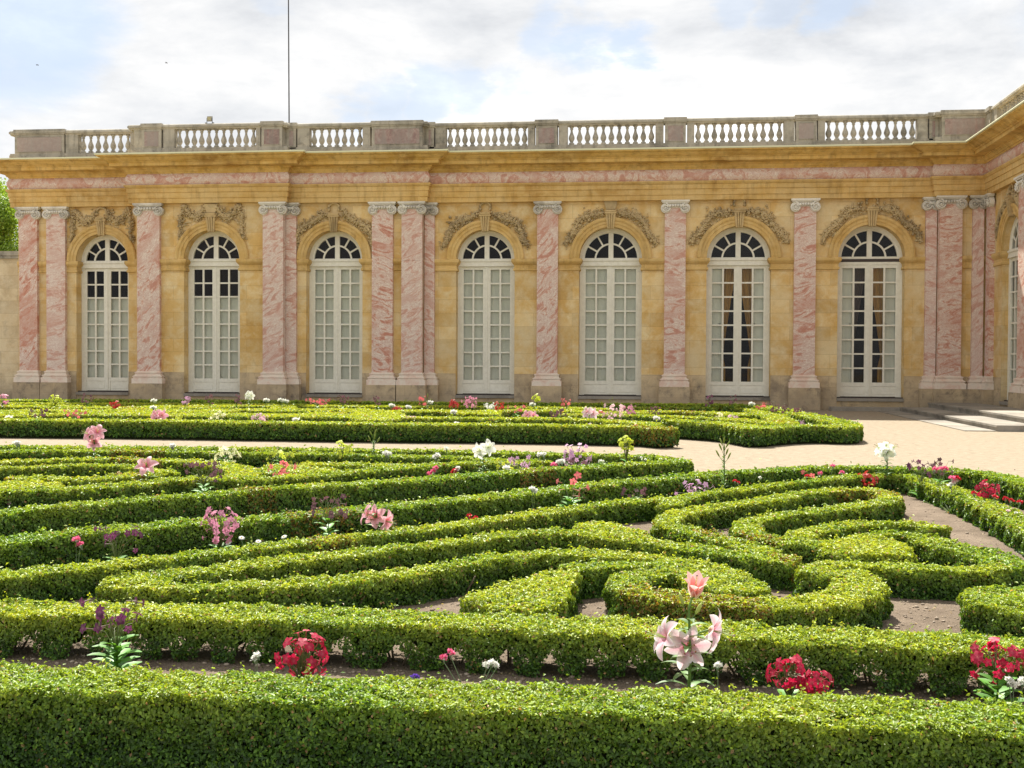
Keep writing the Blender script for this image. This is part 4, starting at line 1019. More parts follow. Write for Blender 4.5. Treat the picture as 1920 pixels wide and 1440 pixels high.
# --- single blossoms (unit: metres, facing +Z, base at origin)
def b_star(col, col2, seed, r=.027, tube=.045):
    """tobacco flower: five-pointed star at the end of a thin tube"""
    rs = np.random.RandomState(seed); b = PB(); c = np.array(col); c2 = np.array(col2)
    V, Fc = tubeV([(0, 0, -tube), (0, 0, -tube*.4), (0, 0, 0)], [.0025, .003, .005], 5); b.add(V, Fc, c2*.6+np.array([.2, .22, .08])*.4)
    for k in range(5):
        a = 2*pi*k/5+rs.uniform(-.12, .12); d = np.array([cos(a), sin(a), 0]); bend = rs.uniform(-.25, .15)
        pts = [d*r*q+np.array([0, 0, bend*r*q*q+.002]) for q in (.06, .45, .78, 1.0)]
        V, Fc = strip(pts, np.array([.15, .40, .26, .02])*r, np.array([0, 0, 1.]), .12)
        C = np.array([c2]*3+[c*.95]*3+[c]*3+[c*1.1]*3); b.add(V, Fc, C)
    return b
def b_lily(col_c, col_e, seed, r=.105, openness=1.0, spots=True):
    """lily: six recurved petals, stamens"""
    rs = np.random.RandomState(seed); b = PB(); cc = np.array(col_c); ce = np.array(col_e)
    for k in range(6):
        a = 2*pi*k/6+rs.uniform(-.08, .08); d = np.array([cos(a), sin(a), 0]); wide = 1.0 if k % 2 else .72
        pts = []; N = 9
        for j in range(N):
            q = j/(N-1); ang = (1.15-1.75*q*openness) if openness > .5 else 1.32-.45*q
            if j == 0: p = np.array([0, 0, -.35*r])
            else: p = p+ (d*cos(ang)+np.array([0, 0, sin(ang)]))*r*1.25/(N-1)
            pts.append(p.copy())
        w = [r*wide*.36*max(.03, sin(pi*min(1, (.10+.90*(j/(N-1)))))**.75) for j in range(N)]
        nr = np.cross(np.cross(np.gradient(np.array(pts), axis=0), np.array([0, 0, 1.])), np.gradient(np.array(pts), axis=0))
        V, Fc = strip(pts, w, -nr if False else np.tile(np.cross(d, [0, 0, 1.]), (N, 1)) if False else np.tile(np.array([0, 0, 1.])*.6-d*.8, (N, 1)), .22)
        C = []
        for j in range(N):
            q = j/(N-1); mid = cc*(1-q**1.3)+(.25*cc+.75*ce)*q**1.3; ed = ce if q > .15 else .6*np.array([.75, .8, .45])+.4*ce
            if q < .12: mid = np.array([.72, .70, .25])
            C += [ed*1.0, mid, ed*1.0]
        b.add(V, Fc, C)
    for k in range(6 if openness > .5 else 0):
        a = 2*pi*k/6+.5; d = np.array([cos(a), sin(a), 0])
        V, Fc = tubeV([(0, 0, -.2*r), tuple(d*.10*r+[0, 0, .35*r]), tuple(d*.28*r+[0, 0, .72*r])], .0012, 4); b.add(V, Fc, (.55, .62, .28))
        p = d*.29*r+np.array([0, 0, .74*r]); b.add(ICOV*np.array([.0065, .003, .003])@frame(np.cross(d, [0, 0, 1.]))[:, [2, 0, 1]].T+p, ICOF, (.42, .13, .02))
    V, Fc = tubeV([(0, 0, -.2*r), (0, 0, .85*r)], .002, 5); b.add(V, Fc, (.55, .65, .30)); b.add(ICOV*.005+np.array([0, 0, .86*r]), ICOF, (.4, .3, .3))
    return b
def b_carn(col, seed, r=.022):
    rs = np.random.RandomState(seed); b = PB(); c = np.array(col)
    V, Fc = tubeV([(0, 0, -.030), (0, 0, -.012), (0, 0, -.002)], [.003, .0075, .009], 6); b.add(V, Fc, (.22, .30, .20))
    for k in range(26):
        a = rs.uniform(0, 2*pi); el = rs.uniform(.0, 1.35); d = np.array([cos(a)*cos(el), sin(a)*cos(el), sin(el)*.75]); q0 = d*r*.15
        e = d*r*rs.uniform(.8, 1.1); t = np.cross(d, rs.normal(0, 1, 3)); t /= np.linalg.norm(t)+1e-9; w_ = r*.42
        P = [q0, q0*.3+e*.6-t*w_*.8, e*1.0-t*w_*.45+rs.normal(0, r*.1, 3), e*.88, e*1.02+t*w_*.45+rs.normal(0, r*.1, 3), q0*.3+e*.6+t*w_*.8]
        b.add(P, [(0, 1, 2, 3), (0, 3, 4, 5)], c*rs.uniform(.82, 1.1))
    return b
def b_daisy(seed, r=.021):
    rs = np.random.RandomState(seed); b = PB()
    for k in range(15):
        a = 2*pi*k/15; d = np.array([cos(a), sin(a), 0]); V, Fc = strip([d*.25*r, d*.65*r+[0, 0, .001], d*r*rs.uniform(.9, 1.05)-[0, 0, .003]], np.array([.07, .13, .07])*r, np.array([0, 0, 1.])); b.add(V, Fc, (.80, .80, .77))
    b.add(ICOV*np.array([.3, .3, .18])*r, ICOF, (.70, .48, .04)); return b
def b_bud(seed, L=.06, col=(.45, .52, .15), r=.009):
    b = PB(); m = MB(); m.lathe([(.002, 0), (r*.7, L*.15), (r, L*.45), (r*.85, L*.75), (.002, L)], 0, 0, 7); b.add(np.array(m.v), m.f, col); return b
BL = {}
def bm_(key, fn, *a, var=3, **k):
    if key not in BL: BL[key] = [fn(*a, seed=s, **k).mesh('blossom') for s in range(1, var+1)]
    return BL[key]
def lin(r, g, b): return tuple(((q/255)/12.92 if q/255 <= .04045 else ((q/255+.055)/1.055)**2.4) for q in (r, g, b))
NICC = {'crimson': (lin(186, 22, 66), lin(205, 85, 105)), 'red': (lin(190, 45, 45), lin(215, 120, 105)), 'coral': (lin(224, 112, 118), lin(232, 165, 150)),
        'pink': (lin(214, 140, 170), lin(225, 175, 190)), 'palepink': (lin(238, 200, 208), lin(235, 215, 210)), 'purple': (lin(105, 48, 88), lin(150, 108, 120)),
        'plum': (lin(108, 72, 84), lin(150, 122, 110)), 'lilac': (lin(205, 158, 195), lin(218, 190, 205)), 'lime': (lin(208, 218, 70), lin(190, 205, 80)),
        'cream': (lin(240, 238, 190), lin(225, 228, 170)), 'white': (lin(244, 244, 238), lin(225, 232, 210))}
def oval_leaf(b, base, d, L, W, col, droop=.6, rs=None):
    d = np.array(d, float); d /= np.linalg.norm(d); pts = []; p = np.array(base, float); N = 6
    for j in range(N):
        q = j/(N-1); pts.append(p.copy()); dd = d-np.array([0, 0, droop*q*1.3]); dd /= np.linalg.norm(dd); p = p+dd*L/(N-1)
    w = [W*.5*max(.06, sin(pi*min(.97, .08+.9*(j/(N-1))))**.8) for j in range(N)]
    V, Fc = strip(pts, w, np.array([0, 0, 1.]), .25); c = np.array(col); C = np.tile(c, (len(V), 1)); C[1::3] *= 1.25; b.add(V, Fc, C)
def base_at(px, dep):
    hy = 674+.0046*(px-1240); d = ray(px, hy+1.6*F/dep); t_ = dep/ (d@_fw); p = CP+d*t_; return float(p[0]), float(p[1])
def ht(px, py, dep): return float(on_d(px, py, dep)[2])
def finish_plant(root, x, y, stem, fol, blos, rs, far):
    """stem, fol: PB; blos: list of (mesh, pos, dir, scale)"""
    if far:
        allb = PB()
        for q in (stem, fol):
            if q.V: allb.add(np.vstack(q.V), q.F, np.vstack(q.C))
        me = allb.mesh('stem_and_leaves', LEAF); link('stems_and_leaves', me, root)
        V = []; Fc = []; C = []; n = 0
        for me_, p, d, s in blos:
            k = len(me_.vertices); co_ = np.empty(k*3); me_.vertices.foreach_get('co', co_); co_ = co_.reshape(-1, 3)@(frame(d).T)*s+np.array(p)
            cc = np.empty(k*4, np.float32); me_.attributes['Col'].data.foreach_get('color', cc); V.append(co_); C.append(cc.reshape(-1, 4)[:, :3]); Fc += [tuple(v+n for v in q.vertices) for q in me_.polygons]; n += k
        b = PB(); b.add(np.vstack(V), Fc, np.vstack(C)); link('blossoms', b.mesh('blossoms'), root)
    else:
        if stem.V: link('stem', stem.mesh('stem', LEAF), root)
        if fol.V: link('foliage', fol.mesh('foliage', LEAF), root)
        for me_, p, d, s in blos:
            o = link('bud' if me_.name.startswith('bud') else 'blossom', me_, root); R = Matrix(frame(d).tolist()); o.matrix_local = Matrix.Translation(p) @ R.to_4x4() @ Matrix.Rotation(rs.uniform(0, 6.3), 4, 'Z') @ Matrix.Scale(s, 4)
pn_ = [100]
def nic(px, py, dep, col, w, lab, n=22, leafy=1.0, head=.45, grp=None, dull=None, sc=1.0, loose=0, bigleaf=.11):
    """flowering tobacco: top of the flower head at pixel (px,py), head width w metres, at a given distance"""
    pn_[0] += 1; rs = np.random.RandomState(pn_[0]); x, y = base_at(px, dep); h = max(ht(px, py, dep)-.02, .18); z0 = .05
    root = empty('flowering_tobacco' , (x, y, z0), lab, 'flowering plant', grp or 'flowering tobacco plants in the box beds'); h -= z0
    far = dep > 20; stem, fol = PB(), PB(); ck = NICC[col]; me_ = bm_('n'+col, b_star, ck[0], ck[1]); blos = []
    vs = min(.9, h*.95/w); hb = h*(1-head); nb = 5 if n > 12 else 4; tips = []
    stem.add(*tubeV([(0, 0, 0), (.005, 0, hb*.5), (0, .004, hb)], [.006, .005, .004], 5), GREENP)
    for k in range(n):
        a = rs.uniform(0, 2*pi); rr = w/2*rs.uniform(.25, 1)**.6; q = rs.uniform(0, 1)
        zz = hb+(h-hb)*q
        p = np.array([rr*cos(a), rr*sin(a), zz]); d = np.array([cos(a)*.9, sin(a)*.9-.55, rs.uniform(-.35, .55)])
        if not loose:
            sp = rs.normal(0, 1, 3); sp /= np.linalg.norm(sp); sp = sp*rs.uniform(.55, 1.0)*np.array([1, 1, vs])*w/2; zz = h-w/2*vs+sp[2]
            p = np.array([sp[0], sp[1], max(zz, .08)]); d = sp/np.linalg.norm(sp)+np.array([0, -.35, .1])+rs.normal(0, .25, 3); a = atan2(sp[1], sp[0]); rr = sqrt(sp[0]**2+sp[1]**2)
        blos.append((me_[k % 3], tuple(p), d, sc*rs.uniform(.75, 1.2)*(1+max(0, dep-14)*.012)))
        m = np.array([rr*.35*cos(a), rr*.35*sin(a), hb+(zz-hb)*.55]); dn = d/np.linalg.norm(d)
        stem.add(*tubeV([(0, 0, hb*.8), tuple(m), tuple(p-dn*.045*sc)], [.003, .0022, .0015], 4), np.array([.16, .20, .07]))
        if rs.rand() < .5:
            e = p+rs.normal(0, .02, 3)-dn*.03; fol.add(ICOV*np.array([.004, .004, .012])+e, ICOF, (.22, .26, .10))
    for k in range(int(9*leafy)):
        a = 2.4*k+rs.uniform(-.3, .3); q = k/max(1, 9*leafy); L = bigleaf*(1.15-.5*q)*rs.uniform(.8, 1.15)
        oval_leaf(fol, (0, 0, hb*(.12+.8*q)), (cos(a), sin(a), .65), L*1.25, L*.62, np.array([.09, .23, .03])*rs.uniform(.7, 1.4), .5)
    finish_plant(root, x, y, stem, fol, blos, rs, far); return root
def lily(px, py, dep, lab, heads, grp=None, kind='pink', r=.095, leaves=26, buds=0, top=None):
    """heads: list of (px,py,dirx,dirz,openness)"""
    pn_[0] += 1; rs = np.random.RandomState(pn_[0]); x, y = base_at(px, dep); z0 = .05; h = ht(px, py, dep)-z0
    root = empty('lily_plant', (x, y, z0), lab, 'lily', grp or 'lilies standing above the box hedges'); stem, fol = PB(), PB(); blos = []
    if kind == 'pink': ms = bm_('lp%d' % int(r*1e3), b_lily, lin(226, 140, 168), lin(252, 243, 243), r=r)
    elif kind == 'deep': ms = bm_('ld%d' % int(r*1e3), b_lily, lin(228, 128, 152), lin(246, 200, 210), r=r)
    else: ms = bm_('lw%d' % int(r*1e3), b_lily, lin(236, 240, 215), lin(250, 250, 244), r=r)
    mo = bm_('lo%s%d' % (kind, int(r*1e3)), b_lily, lin(235, 130, 120) if kind != 'white' else lin(236, 240, 215), lin(246, 205, 200) if kind != 'white' else lin(250, 250, 244), r=r, openness=.3)
    stem.add(*tubeV([(0, 0, 0), (.008, 0, h*.5), (0, 0, h*.93)], [.008, .0075, .006], 6), (.17, .30, .07))
    for k, (qx, qy, dx, dz, op) in enumerate(heads):
        p = on_d(qx, qy, dep-.02)-np.array([x, y, z0]); d = np.array([dx, -.8 if abs(dx) < .8 else -.35, dz]); d /= np.linalg.norm(d)
        blos.append(((ms if op > .5 else mo)[k % 3], tuple(p), d, 1.0)); s = np.array([0, 0, min(h*.9, max(.1, p[2]-.06))])
        stem.add(*tubeV([tuple(s), tuple((s+p-d*.3*r)/2+[0, 0, .02]), tuple(p-d*.33*r)], [.0055, .005, .0045], 5), (.18, .31, .08))
    for k in range(buds):
        a = 2.4*k; p = np.array([.03*cos(a), .03*sin(a), h*(.86+.14*k/max(1, buds))]); bb = bm_('bud', b_bud, var=1)[0]
        blos.append((bb, tuple(p), (cos(a)*.5, sin(a)*.5, 1), 1.0)); stem.add(*tubeV([(0, 0, h*.8), tuple(p)], .002, 4), GREENP)
    for k in range(leaves):
        a = 2.4*k; q = k/leaves; L = rs.uniform(.09, .15)*(1.1-.5*q); oval_leaf(fol, (0, 0, h*(.12+.72*q)), (cos(a), sin(a), .5), L*1.15, .034, np.array([.11, .20, .06])*rs.uniform(.8, 1.3), .7)
    finish_plant(root, x, y, stem, fol, blos, rs, dep > 20); return root
def spike(px, py, dep, lab, nb=7, bl=.07):
    pn_[0] += 1; rs = np.random.RandomState(pn_[0]); x, y = base_at(px, dep); z0 = .05; h = ht(px, py, dep)-z0
    root = empty('budding_lily', (x, y, z0), lab, 'lily', 'lilies standing above the box hedges'); stem, fol = PB(), PB(); blos = []
    stem.add(*tubeV([(0, 0, 0), (.01, 0, h*.5), (.004, 0, h*.97)], [.008, .007, .004], 6), (.13, .22, .05))
    bb = bm_('budl', b_bud, var=1, L=bl, col=(.30, .36, .08), r=.010)[0]; bb.name = 'bud_long'
    for k in range(nb):
        a = 2.4*k+.5; q = k/max(1, nb-1); z = h*(.72+.24*q); o = .05*(1-q*.8); p = np.array([o*cos(a), o*sin(a), z]); blos.append((bb, tuple(p), (cos(a)*.55, sin(a)*.55, 1), 1.0))
        stem.add(*tubeV([(0, 0, z-.05), tuple(p)], .0025, 4), (.15, .24, .06))
    for k in range(64):
        a = 2.4*k; q = k/64; L = rs.uniform(.06, .09)*(1.2-.6*q); oval_leaf(fol, (0, 0, h*(.05+.72*q)), (cos(a), sin(a), .9), L, .016, np.array([.10, .19, .035])*rs.uniform(.8, 1.35), .6)
    finish_plant(root, x, y, stem, fol, blos, rs, False)
def carn(heads, dep, lab, col='white', r=.022, grass=26, name='carnation', gx=None):
    """grassy grey-green tuft with one or more carnation heads"""
    pn_[0] += 1; rs = np.random.RandomState(pn_[0]); px = gx or heads[0][0]; x, y = base_at(px, dep); z0 = .05
    root = empty('carnation_plant', (x, y, z0), lab, 'carnation', 'carnations and other small flowers between the hedges'); stem, fol = PB(), PB(); blos = []
    cols = {'white': lin(240, 240, 232), 'pink': lin(238, 120, 160), 'blush': lin(245, 215, 220), 'red': lin(205, 45, 60), 'violet': lin(120, 80, 190), 'daisy': None}
    for k, hd in enumerate(heads):
        cc = hd[2] if len(hd) > 2 else col; p = on_d(hd[0], hd[1], dep)-np.array([x, y, z0])
        ms = bm_('daisy', b_daisy, r=.021) if cc == 'daisy' else bm_('c'+cc, b_carn, cols[cc], r=.022)
        s_ = r/.022; d = (rs.uniform(-.3, .3), -.5, .9); blos.append((ms[k % 3], tuple(p), d, s_))
        stem.add(*tubeV([(rs.uniform(-.02, .02), 0, 0), tuple(p*np.array([.6, .6, .6])), tuple(p-np.array([0, 0, .02*s_]))], [.0025, .002, .002], 4), (.20, .28, .17))
    for k in range(grass):
        a = rs.uniform(0, 2*pi); L = rs.uniform(.08, .19); d = np.array([cos(a), sin(a), rs.uniform(.8, 2.2)]); d /= np.linalg.norm(d)
        pts = [np.array([.02*cos(a), .02*sin(a), 0])+d*L*q-np.array([0, 0, .05*q*q]) for q in (0, .35, .7, 1)]
        V, Fc = strip(pts, [.003, .004, .003, .0005], np.array([-sin(a), cos(a), .3])); fol.add(V, Fc, np.array([.20, .28, .20])*rs.uniform(.7, 1.3))
    finish_plant(root, x, y, stem, fol, blos, rs, dep > 20)
# ---- foreground strip
lily(1290, 1120, 5.35, 'large pink and white lily with open blossoms in the foreground right of centre', [(1290, 1214, .05, .10, 1), (1243, 1194, -.9, .35, 1), (1342, 1184, .9, -.1, 1), (1303, 1108, .15, 1.6, 0)], r=.100, leaves=24, buds=2)
nic(218, 1112, 5.45, 'purple', .34, 'dark purple tobacco flowers above big green leaves at the lower left', n=17, loose=1, leafy=3.4, sc=1.0, bigleaf=.12, head=.36)
nic(567, 1174, 5.4, 'crimson', .26, 'round crimson flower cluster in front of the second hedge, left of centre', n=42, sc=1.0, head=.62)
nic(1478, 1216, 5.3, 'crimson', .20, 'crimson flower cluster just right of the big foreground lily', n=27, sc=.95, head=.6)
nic(1530, 1244, 5.25, 'crimson', .15, 'lower crimson cluster leaning against the first one beside the foreground lily', n=22, sc=.9, head=.6)
nic(1868, 1184, 5.35, 'crimson', .26, 'tall crimson flower cluster at the lower right edge', n=34, sc=1.0, head=.35, leafy=1.6)
carn([(482, 1229), (478, 1236)], 5.4, 'small white carnation left of the round crimson cluster', r=.021, grass=6)
carn([(921, 1243), (912, 1247), (930, 1247), (845, 1223, 'pink'), (832, 1233, 'pink')], 5.35, 'pink and white carnations on a grey green grassy tuft at the bottom centre', r=.021, grass=60, gx=885)
carn([(1346, 1248)], 5.3, 'flat white flower right below the big foreground lily', r=.022, grass=8)
carn([(1900, 1284), (1918, 1278), (1893, 1277)], 5.2, 'white carnations under the tall crimson cluster at the right edge', r=.026, grass=20)
carn([(778, 1267), (783, 1270), (772, 1270)], 5.2, 'tiny violet flowers peeping over the front hedge', col='violet', r=.012, grass=8)
carn([(1060, 1290), (1072, 1292)], 5.2, 'bluish grassy tuft behind the front hedge left of the big lily', col='white', r=.002, grass=46)
# ---- strip between the near bed's two border hedges
nic(412, 940, 9.0, 'pink', .36, 'rounded bush of dusty pink flowers in the left part of the near bed', n=46, sc=.95, head=.62, leafy=2.4)
nic(218, 982, 8.4, 'purple', .36, 'loose purple flowers over light green leaves at the left of the near bed', n=16, loose=1, leafy=1.6, sc=1.05, head=.5)
nic(615, 920, 9.6, 'plum', .34, 'dull purple flowers on a leafy stalk left of the open pink lily', n=20, loose=1, leafy=1.8, sc=.95, head=.35)
lily(706, 945, 9.7, 'open pink lily with a white side blossom in the middle of the near bed', [(703, 968, -.05, .15, 1), (727, 978, 1.0, -.2, 1), (684, 962, -1.0, .5, 1)], kind='deep', r=.095, leaves=16, buds=2)
carn([(143, 1012), (150, 1022)], 8.3, 'single pink carnation near the left edge of the near bed', col='pink', r=.032, grass=14)
carn([(453, 1008, 'daisy'), (428, 1018, 'daisy'), (484, 1015, 'daisy'), (532, 1006, 'daisy')], 8.9, 'white daisies beside the dusty pink flower bush', r=.026, grass=30, gx=470)
carn([(880, 968), (892, 972), (886, 975)], 10.6, 'small crimson carnation behind the narrow inner hedge', col='red', r=.030, grass=8)
carn([(998, 917), (1003, 920)], 11.3, 'white carnation on a stalk in the middle of the near bed', r=.034, grass=22)
nic(1070, 882, 11.7, 'coral', .36, 'few red trumpet flowers above broad leaves in the middle of the near bed', n=7, loose=1, leafy=2.6, sc=1.5, bigleaf=.14, head=.5)
nic(1195, 910, 12.3, 'plum', .32, 'low dark purple flowers left of the lilac clump in the near bed', n=10, loose=1, leafy=2.4, sc=1.1, bigleaf=.12, head=.4)
nic(1305, 893, 12.9, 'lilac', .46, 'pale lilac flower clump beside the tall budding stalk', n=30, sc=1.25, head=.5)
spike(1356, 826, 12.9, 'tall green budding lily stalk standing against the gravel', nb=8, bl=.09)
carn([(1378, 902, 'red'), (1384, 905, 'red'), (1425, 896, 'white')], 13.2, 'small orange red and white flowers right of the tall budding stalk', r=.026, grass=26, gx=1400)
nic(1530, 873, 14.0, 'coral', .34, 'pink flowers on the near bed rim left of the red patch', n=8, loose=1, leafy=1.6, sc=1.2, head=.6)
carn([(1513, 893, 'red'), (1538, 888, 'pink'), (1578, 886, 'pink'), (1562, 874, 'pink')], 13.8, 'pink carnations scattered on the near bed rim left of the red patch', r=.033, grass=16, gx=1545)
nic(1627, 877, 14.2, 'red', .30, 'flat deep red flower patch on the rim of the near bed', n=42, sc=1.1, head=.4)
lily(1662, 836, 14.4, 'white lily on a tall stalk standing against the gravel at the right', [(1650, 842, -.9, .8, 1), (1672, 842, .9, .8, 1), (1661, 838, 0, 1.0, 1), (1662, 847, -.1, .2, 1)], kind='white', r=.105, leaves=44)
nic(1725, 862, 13.6, 'purple', .36, 'dark red purple flowers on thin stalks right of the white lily', n=14, loose=1, leafy=1.6, sc=1.05, head=.5)
nic(1762, 858, 13.3, 'plum', .28, 'maroon flower heads next to the gravel at the right', n=12, loose=1, leafy=1.8, sc=1.05, head=.4)
carn([(1753, 880, 'pink'), (1765, 880, 'pink'), (1772, 879, 'pink')], 13.1, 'bright magenta pinks below the maroon flower heads', r=.040, grass=20)
carn([(1785, 897, 'pink'), (1790, 903, 'blush'), (1783, 909, 'white'), (1795, 897, 'red')], 12.4, 'pink and white carnations on the right side strip of the near bed', r=.040, grass=30)
nic(1848, 895, 11.9, 'crimson', .26, 'upright crimson flower cluster with a pale bloom at the far right', n=34, sc=1.1, head=.55, leafy=1.6)
carn([(1866, 932, 'red'), (1885, 935, 'red'), (1896, 939, 'red'), (1913, 942, 'red'), (1826, 925, 'red')], 11.0, 'low red flowers along the strip at the right edge of the near bed', r=.030, grass=36, gx=1880)
carn([(1890, 958, 'blush'), (1905, 962, 'white')], 10.6, 'grey leaved tuft with pale flowers at the right edge', r=.02, grass=50)
# ---- middle bed
lily(176, 800, 17.0, 'tall pink lily in front of the gravel path at the left', [(165, 813, -.6, .4, 1), (183, 809, .5, .6, 1), (176, 829, .0, .1, 1)], kind='deep', r=.125, leaves=20)
lily(275, 862, 13.4, 'pink lily with two drooping pale blossoms at the left of the middle bed', [(274, 872, .1, .7, 1), (266, 908, -.9, -1.0, .3), (303, 908, .7, -1.0, .3)], kind='deep', r=.13, leaves=14)
nic(382, 863, 13.2, 'plum', .42, 'dark plum flowers inside the hook shaped hedge', n=24, loose=1, leafy=1.6, sc=1.15, head=.5)
nic(528, 866, 14.2, 'coral', .38, 'coral pink flowers on the yellow green mound of the middle bed', n=16, loose=1, leafy=1.4, sc=1.35, head=.5)
nic(644, 824, 17.2, 'lime', .40, 'bright lime flowers by the gravel path left of centre', n=44, sc=1.35, head=.6)
nic(423, 830, 17.0, 'cream', .50, 'pale cream flowers on the rear border of the middle bed', n=34, sc=1.3, head=.35)
nic(528, 838, 17.0, 'lime', .50, 'flat greenish yellow flowers on the rear border hedge', n=26, sc=1.2, head=.3)
spike(700, 811, 17.2, 'short budding lily stalk by the gravel path left of centre', nb=6, bl=.12)
carn([(723, 850), (728, 852)], 16.6, 'white bloom right of the short budding stalk', r=.055, grass=6)
carn([(821, 854), (816, 857)], 16.4, 'white bloom midway between the short budding stalk and the white lily', r=.050, grass=6)
carn([(837, 841)], 17.0, 'small white bloom against the gravel left of the white lily', r=.04, grass=4)
lily(905, 838, 15.0, 'white lily with two large blossoms in the centre of the middle bed', [(898, 846, -.4, -.1, 1), (916, 839, .5, .3, 1)], kind='white', r=.11, leaves=22)
nic(950, 846, 15.6, 'lime', .34, 'lime flowers just right of the white lily', n=20, sc=1.2, head=.4)
nic(975, 850, 15.3, 'lilac', .44, 'lilac flowers right of the lime ones in the middle bed', n=20, loose=1, sc=1.15, head=.5)
carn([(1011, 853), (1019, 853)], 15.6, 'pair of white blooms right of the lilac flowers', r=.050, grass=8)
carn([(1038, 872, 'pink'), (1047, 867), (1053, 866)], 15.0, 'white and pink blooms at the blunt hedge end', r=.048, grass=14)
nic(1083, 823, 15.8, 'lilac', .46, 'tall lilac flower bush before the gravel in the centre', n=44, sc=1.25, head=.55, leafy=1.5)
nic(1078, 856, 15.4, 'plum', .56, 'dull purple flowers below the tall lilac bush', n=14, loose=1, sc=1.1, head=.35)
nic(1174, 812, 15.9, 'lime', .26, 'lime flowers on a stalk near the rounded end of the middle bed', n=26, sc=1.3, head=.5, leafy=1.2)
carn([(1126, 865), (1130, 866)], 15.2, 'small white flower on a long leaf tuft left of the lime stalk', r=.03, grass=24)
carn([(1202, 858), (1210, 862)], 15.3, 'tiny white flowers at the rounded end of the middle bed', r=.022, grass=14)
carn([(855, 882, 'red'), (851, 885, 'red'), (858, 879, 'white')], 14.2, 'red and white bloom in front of the white lily', r=.045, grass=6)
carn([(806, 889, 'pink'), (812, 884, 'pink'), (817, 878, 'pink')], 14.0, 'salmon pink blooms left of the red and white bloom', r=.042, grass=6)
carn([(950, 878)], 14.4, 'lone white bloom below the lime flowers', r=.048, grass=6)
carn([(93, 938, 'red'), (86, 939, 'red'), (98, 937, 'red')], 12.4, 'bright red blooms in the strip at the left edge', col='red', r=.034, grass=10)
carn([(208, 920, 'red'), (205, 923, 'white')], 12.9, 'small rust red bloom in the strip below the pink lily', r=.032, grass=16)
carn([(13, 937, 'pink'), (16, 944, 'blush')], 12.2, 'small plum pink bloom at the very left edge', r=.028, grass=16)
carn([(30, 831), (34, 832)], 17.4, 'white bloom beside the gravel path at the left edge', r=.05, grass=5)
carn([(322, 836), (325, 837)], 17.2, 'white bloom beside the gravel path right of the tall pink lily', r=.05, grass=5)
# ---- far bed
FG = 'flowers of the far bed'
def farn(px, py, dep, col, w, lab, n=22, **k): return nic(px, py, dep, col, w, lab, n=n, sc=k.pop('sc', 1.35), grp=FG, **k)
farn(5, 736, 33, 'pink', .45, 'pink flowers of the far bed cut by the left edge', 26)
farn(103, 738, 33, 'lime', .42, 'lime green round plant near the left end of the palace', 40)
farn(163, 736, 33, 'plum', .36, 'plum flowers below the leftmost window', 14, loose=1)
farn(216, 748, 32, 'red', .30, 'red flowers right of the leftmost window', 22, head=.3)
farn(348, 739, 34, 'lilac', .34, 'lilac flowers below the left side of the second window', 18)
farn(394, 740, 34, 'plum', .32, 'sparse plum flowers below the middle of the second window', 10, loose=1)
farn(443, 738, 34, 'plum', .34, 'plum flowers below the right edge of the second window', 12, loose=1)
lily(467, 735, 33, 'small white lily just right of the second window', [(467, 739, 0, .4, 1), (463, 742, -.7, .2, 1), (471, 742, .7, .2, 1)], kind='white', r=.12, grp=FG)
farn(70, 766, 28, 'plum', .50, 'dusky flowers near the left edge of the far bed', 18, loose=1)
farn(140, 766, 28, 'coral', .50, 'two coral flower tufts at the left of the far bed', 16, loose=1)
lily(295, 772, 27.5, 'pink and white lily low in the far bed under the second pilaster', [(289, 779, -.5, .3, 1), (303, 779, .5, .3, 1), (296, 785, 0, .0, 1)], kind='deep', r=.16, grp=FG)
farn(335, 768, 28, 'lime', .40, 'lime flowers right of the low pink and white lily', 18)
farn(407, 767, 28, 'cream', .40, 'cream flower ball in the left half of the far bed', 36)
farn(487, 769, 28, 'palepink', .40, 'pale pink flower ball right of the cream one', 34)
farn(595, 745, 34, 'coral', .75, 'long row of coral flowers at the foot of the third window', 30, loose=1, head=.35)
farn(643, 741, 34, 'plum', .34, 'plum flowers below the right side of the third window', 14, loose=1)
farn(709, 742, 34, 'plum', .26, 'thin plum flower stalk in front of the double pilasters', 9, loose=1)
farn(745, 759, 33, 'red', .30, 'red flower patch in front of the double pilasters', 24, head=.3)
farn(791, 742, 33, 'coral', .24, 'pinkish red flower stalk right of the double pilasters', 9, loose=1)
spike(801, 741, 33, 'dark green budding stalk right of the double pilasters', nb=4, bl=.14)
farn(768, 776, 28, 'palepink', .40, 'pale pink blossoms in the centre of the far bed', 26)
farn(851, 747, 33, 'red', .34, 'dense red flowers left below the fourth window', 30)
farn(880, 743, 32, 'pink', .46, 'pink bush below the fourth window', 34, loose=1)
farn(920, 747, 33, 'white', .44, 'white flowers below the middle of the fourth window', 30, head=.3)
farn(937, 750, 32, 'red', .32, 'red flowers right below the fourth window', 24, head=.4)
farn(930, 767, 30, 'lime', .38, 'low lime flowers in front of the fourth window', 16)
farn(1006, 737, 33, 'lime', .26, 'lime flower stalk before the pilaster right of the fourth window', 22)
farn(1063, 744, 33, 'coral', .34, 'small coral flowers left of the fifth window', 12, loose=1)
spike(1147, 748, 33, 'small green stalk in front of the fifth window', nb=3, bl=.12)
farn(968, 757, 31, 'coral', .50, 'scattered coral flowers right of the fourth window', 12, loose=1)
lily(993, 772, 28.5, 'pink lily in the middle of the far bed', [(987, 780, -.5, .3, 1), (1000, 781, .6, .3, 1), (993, 785, 0, .2, 1)], kind='deep', r=.16, grp=FG)
farn(1045, 766, 29.5, 'plum', .46, 'plum coloured plant right of the pink lily in the far bed', 18, loose=1, leafy=1.8)
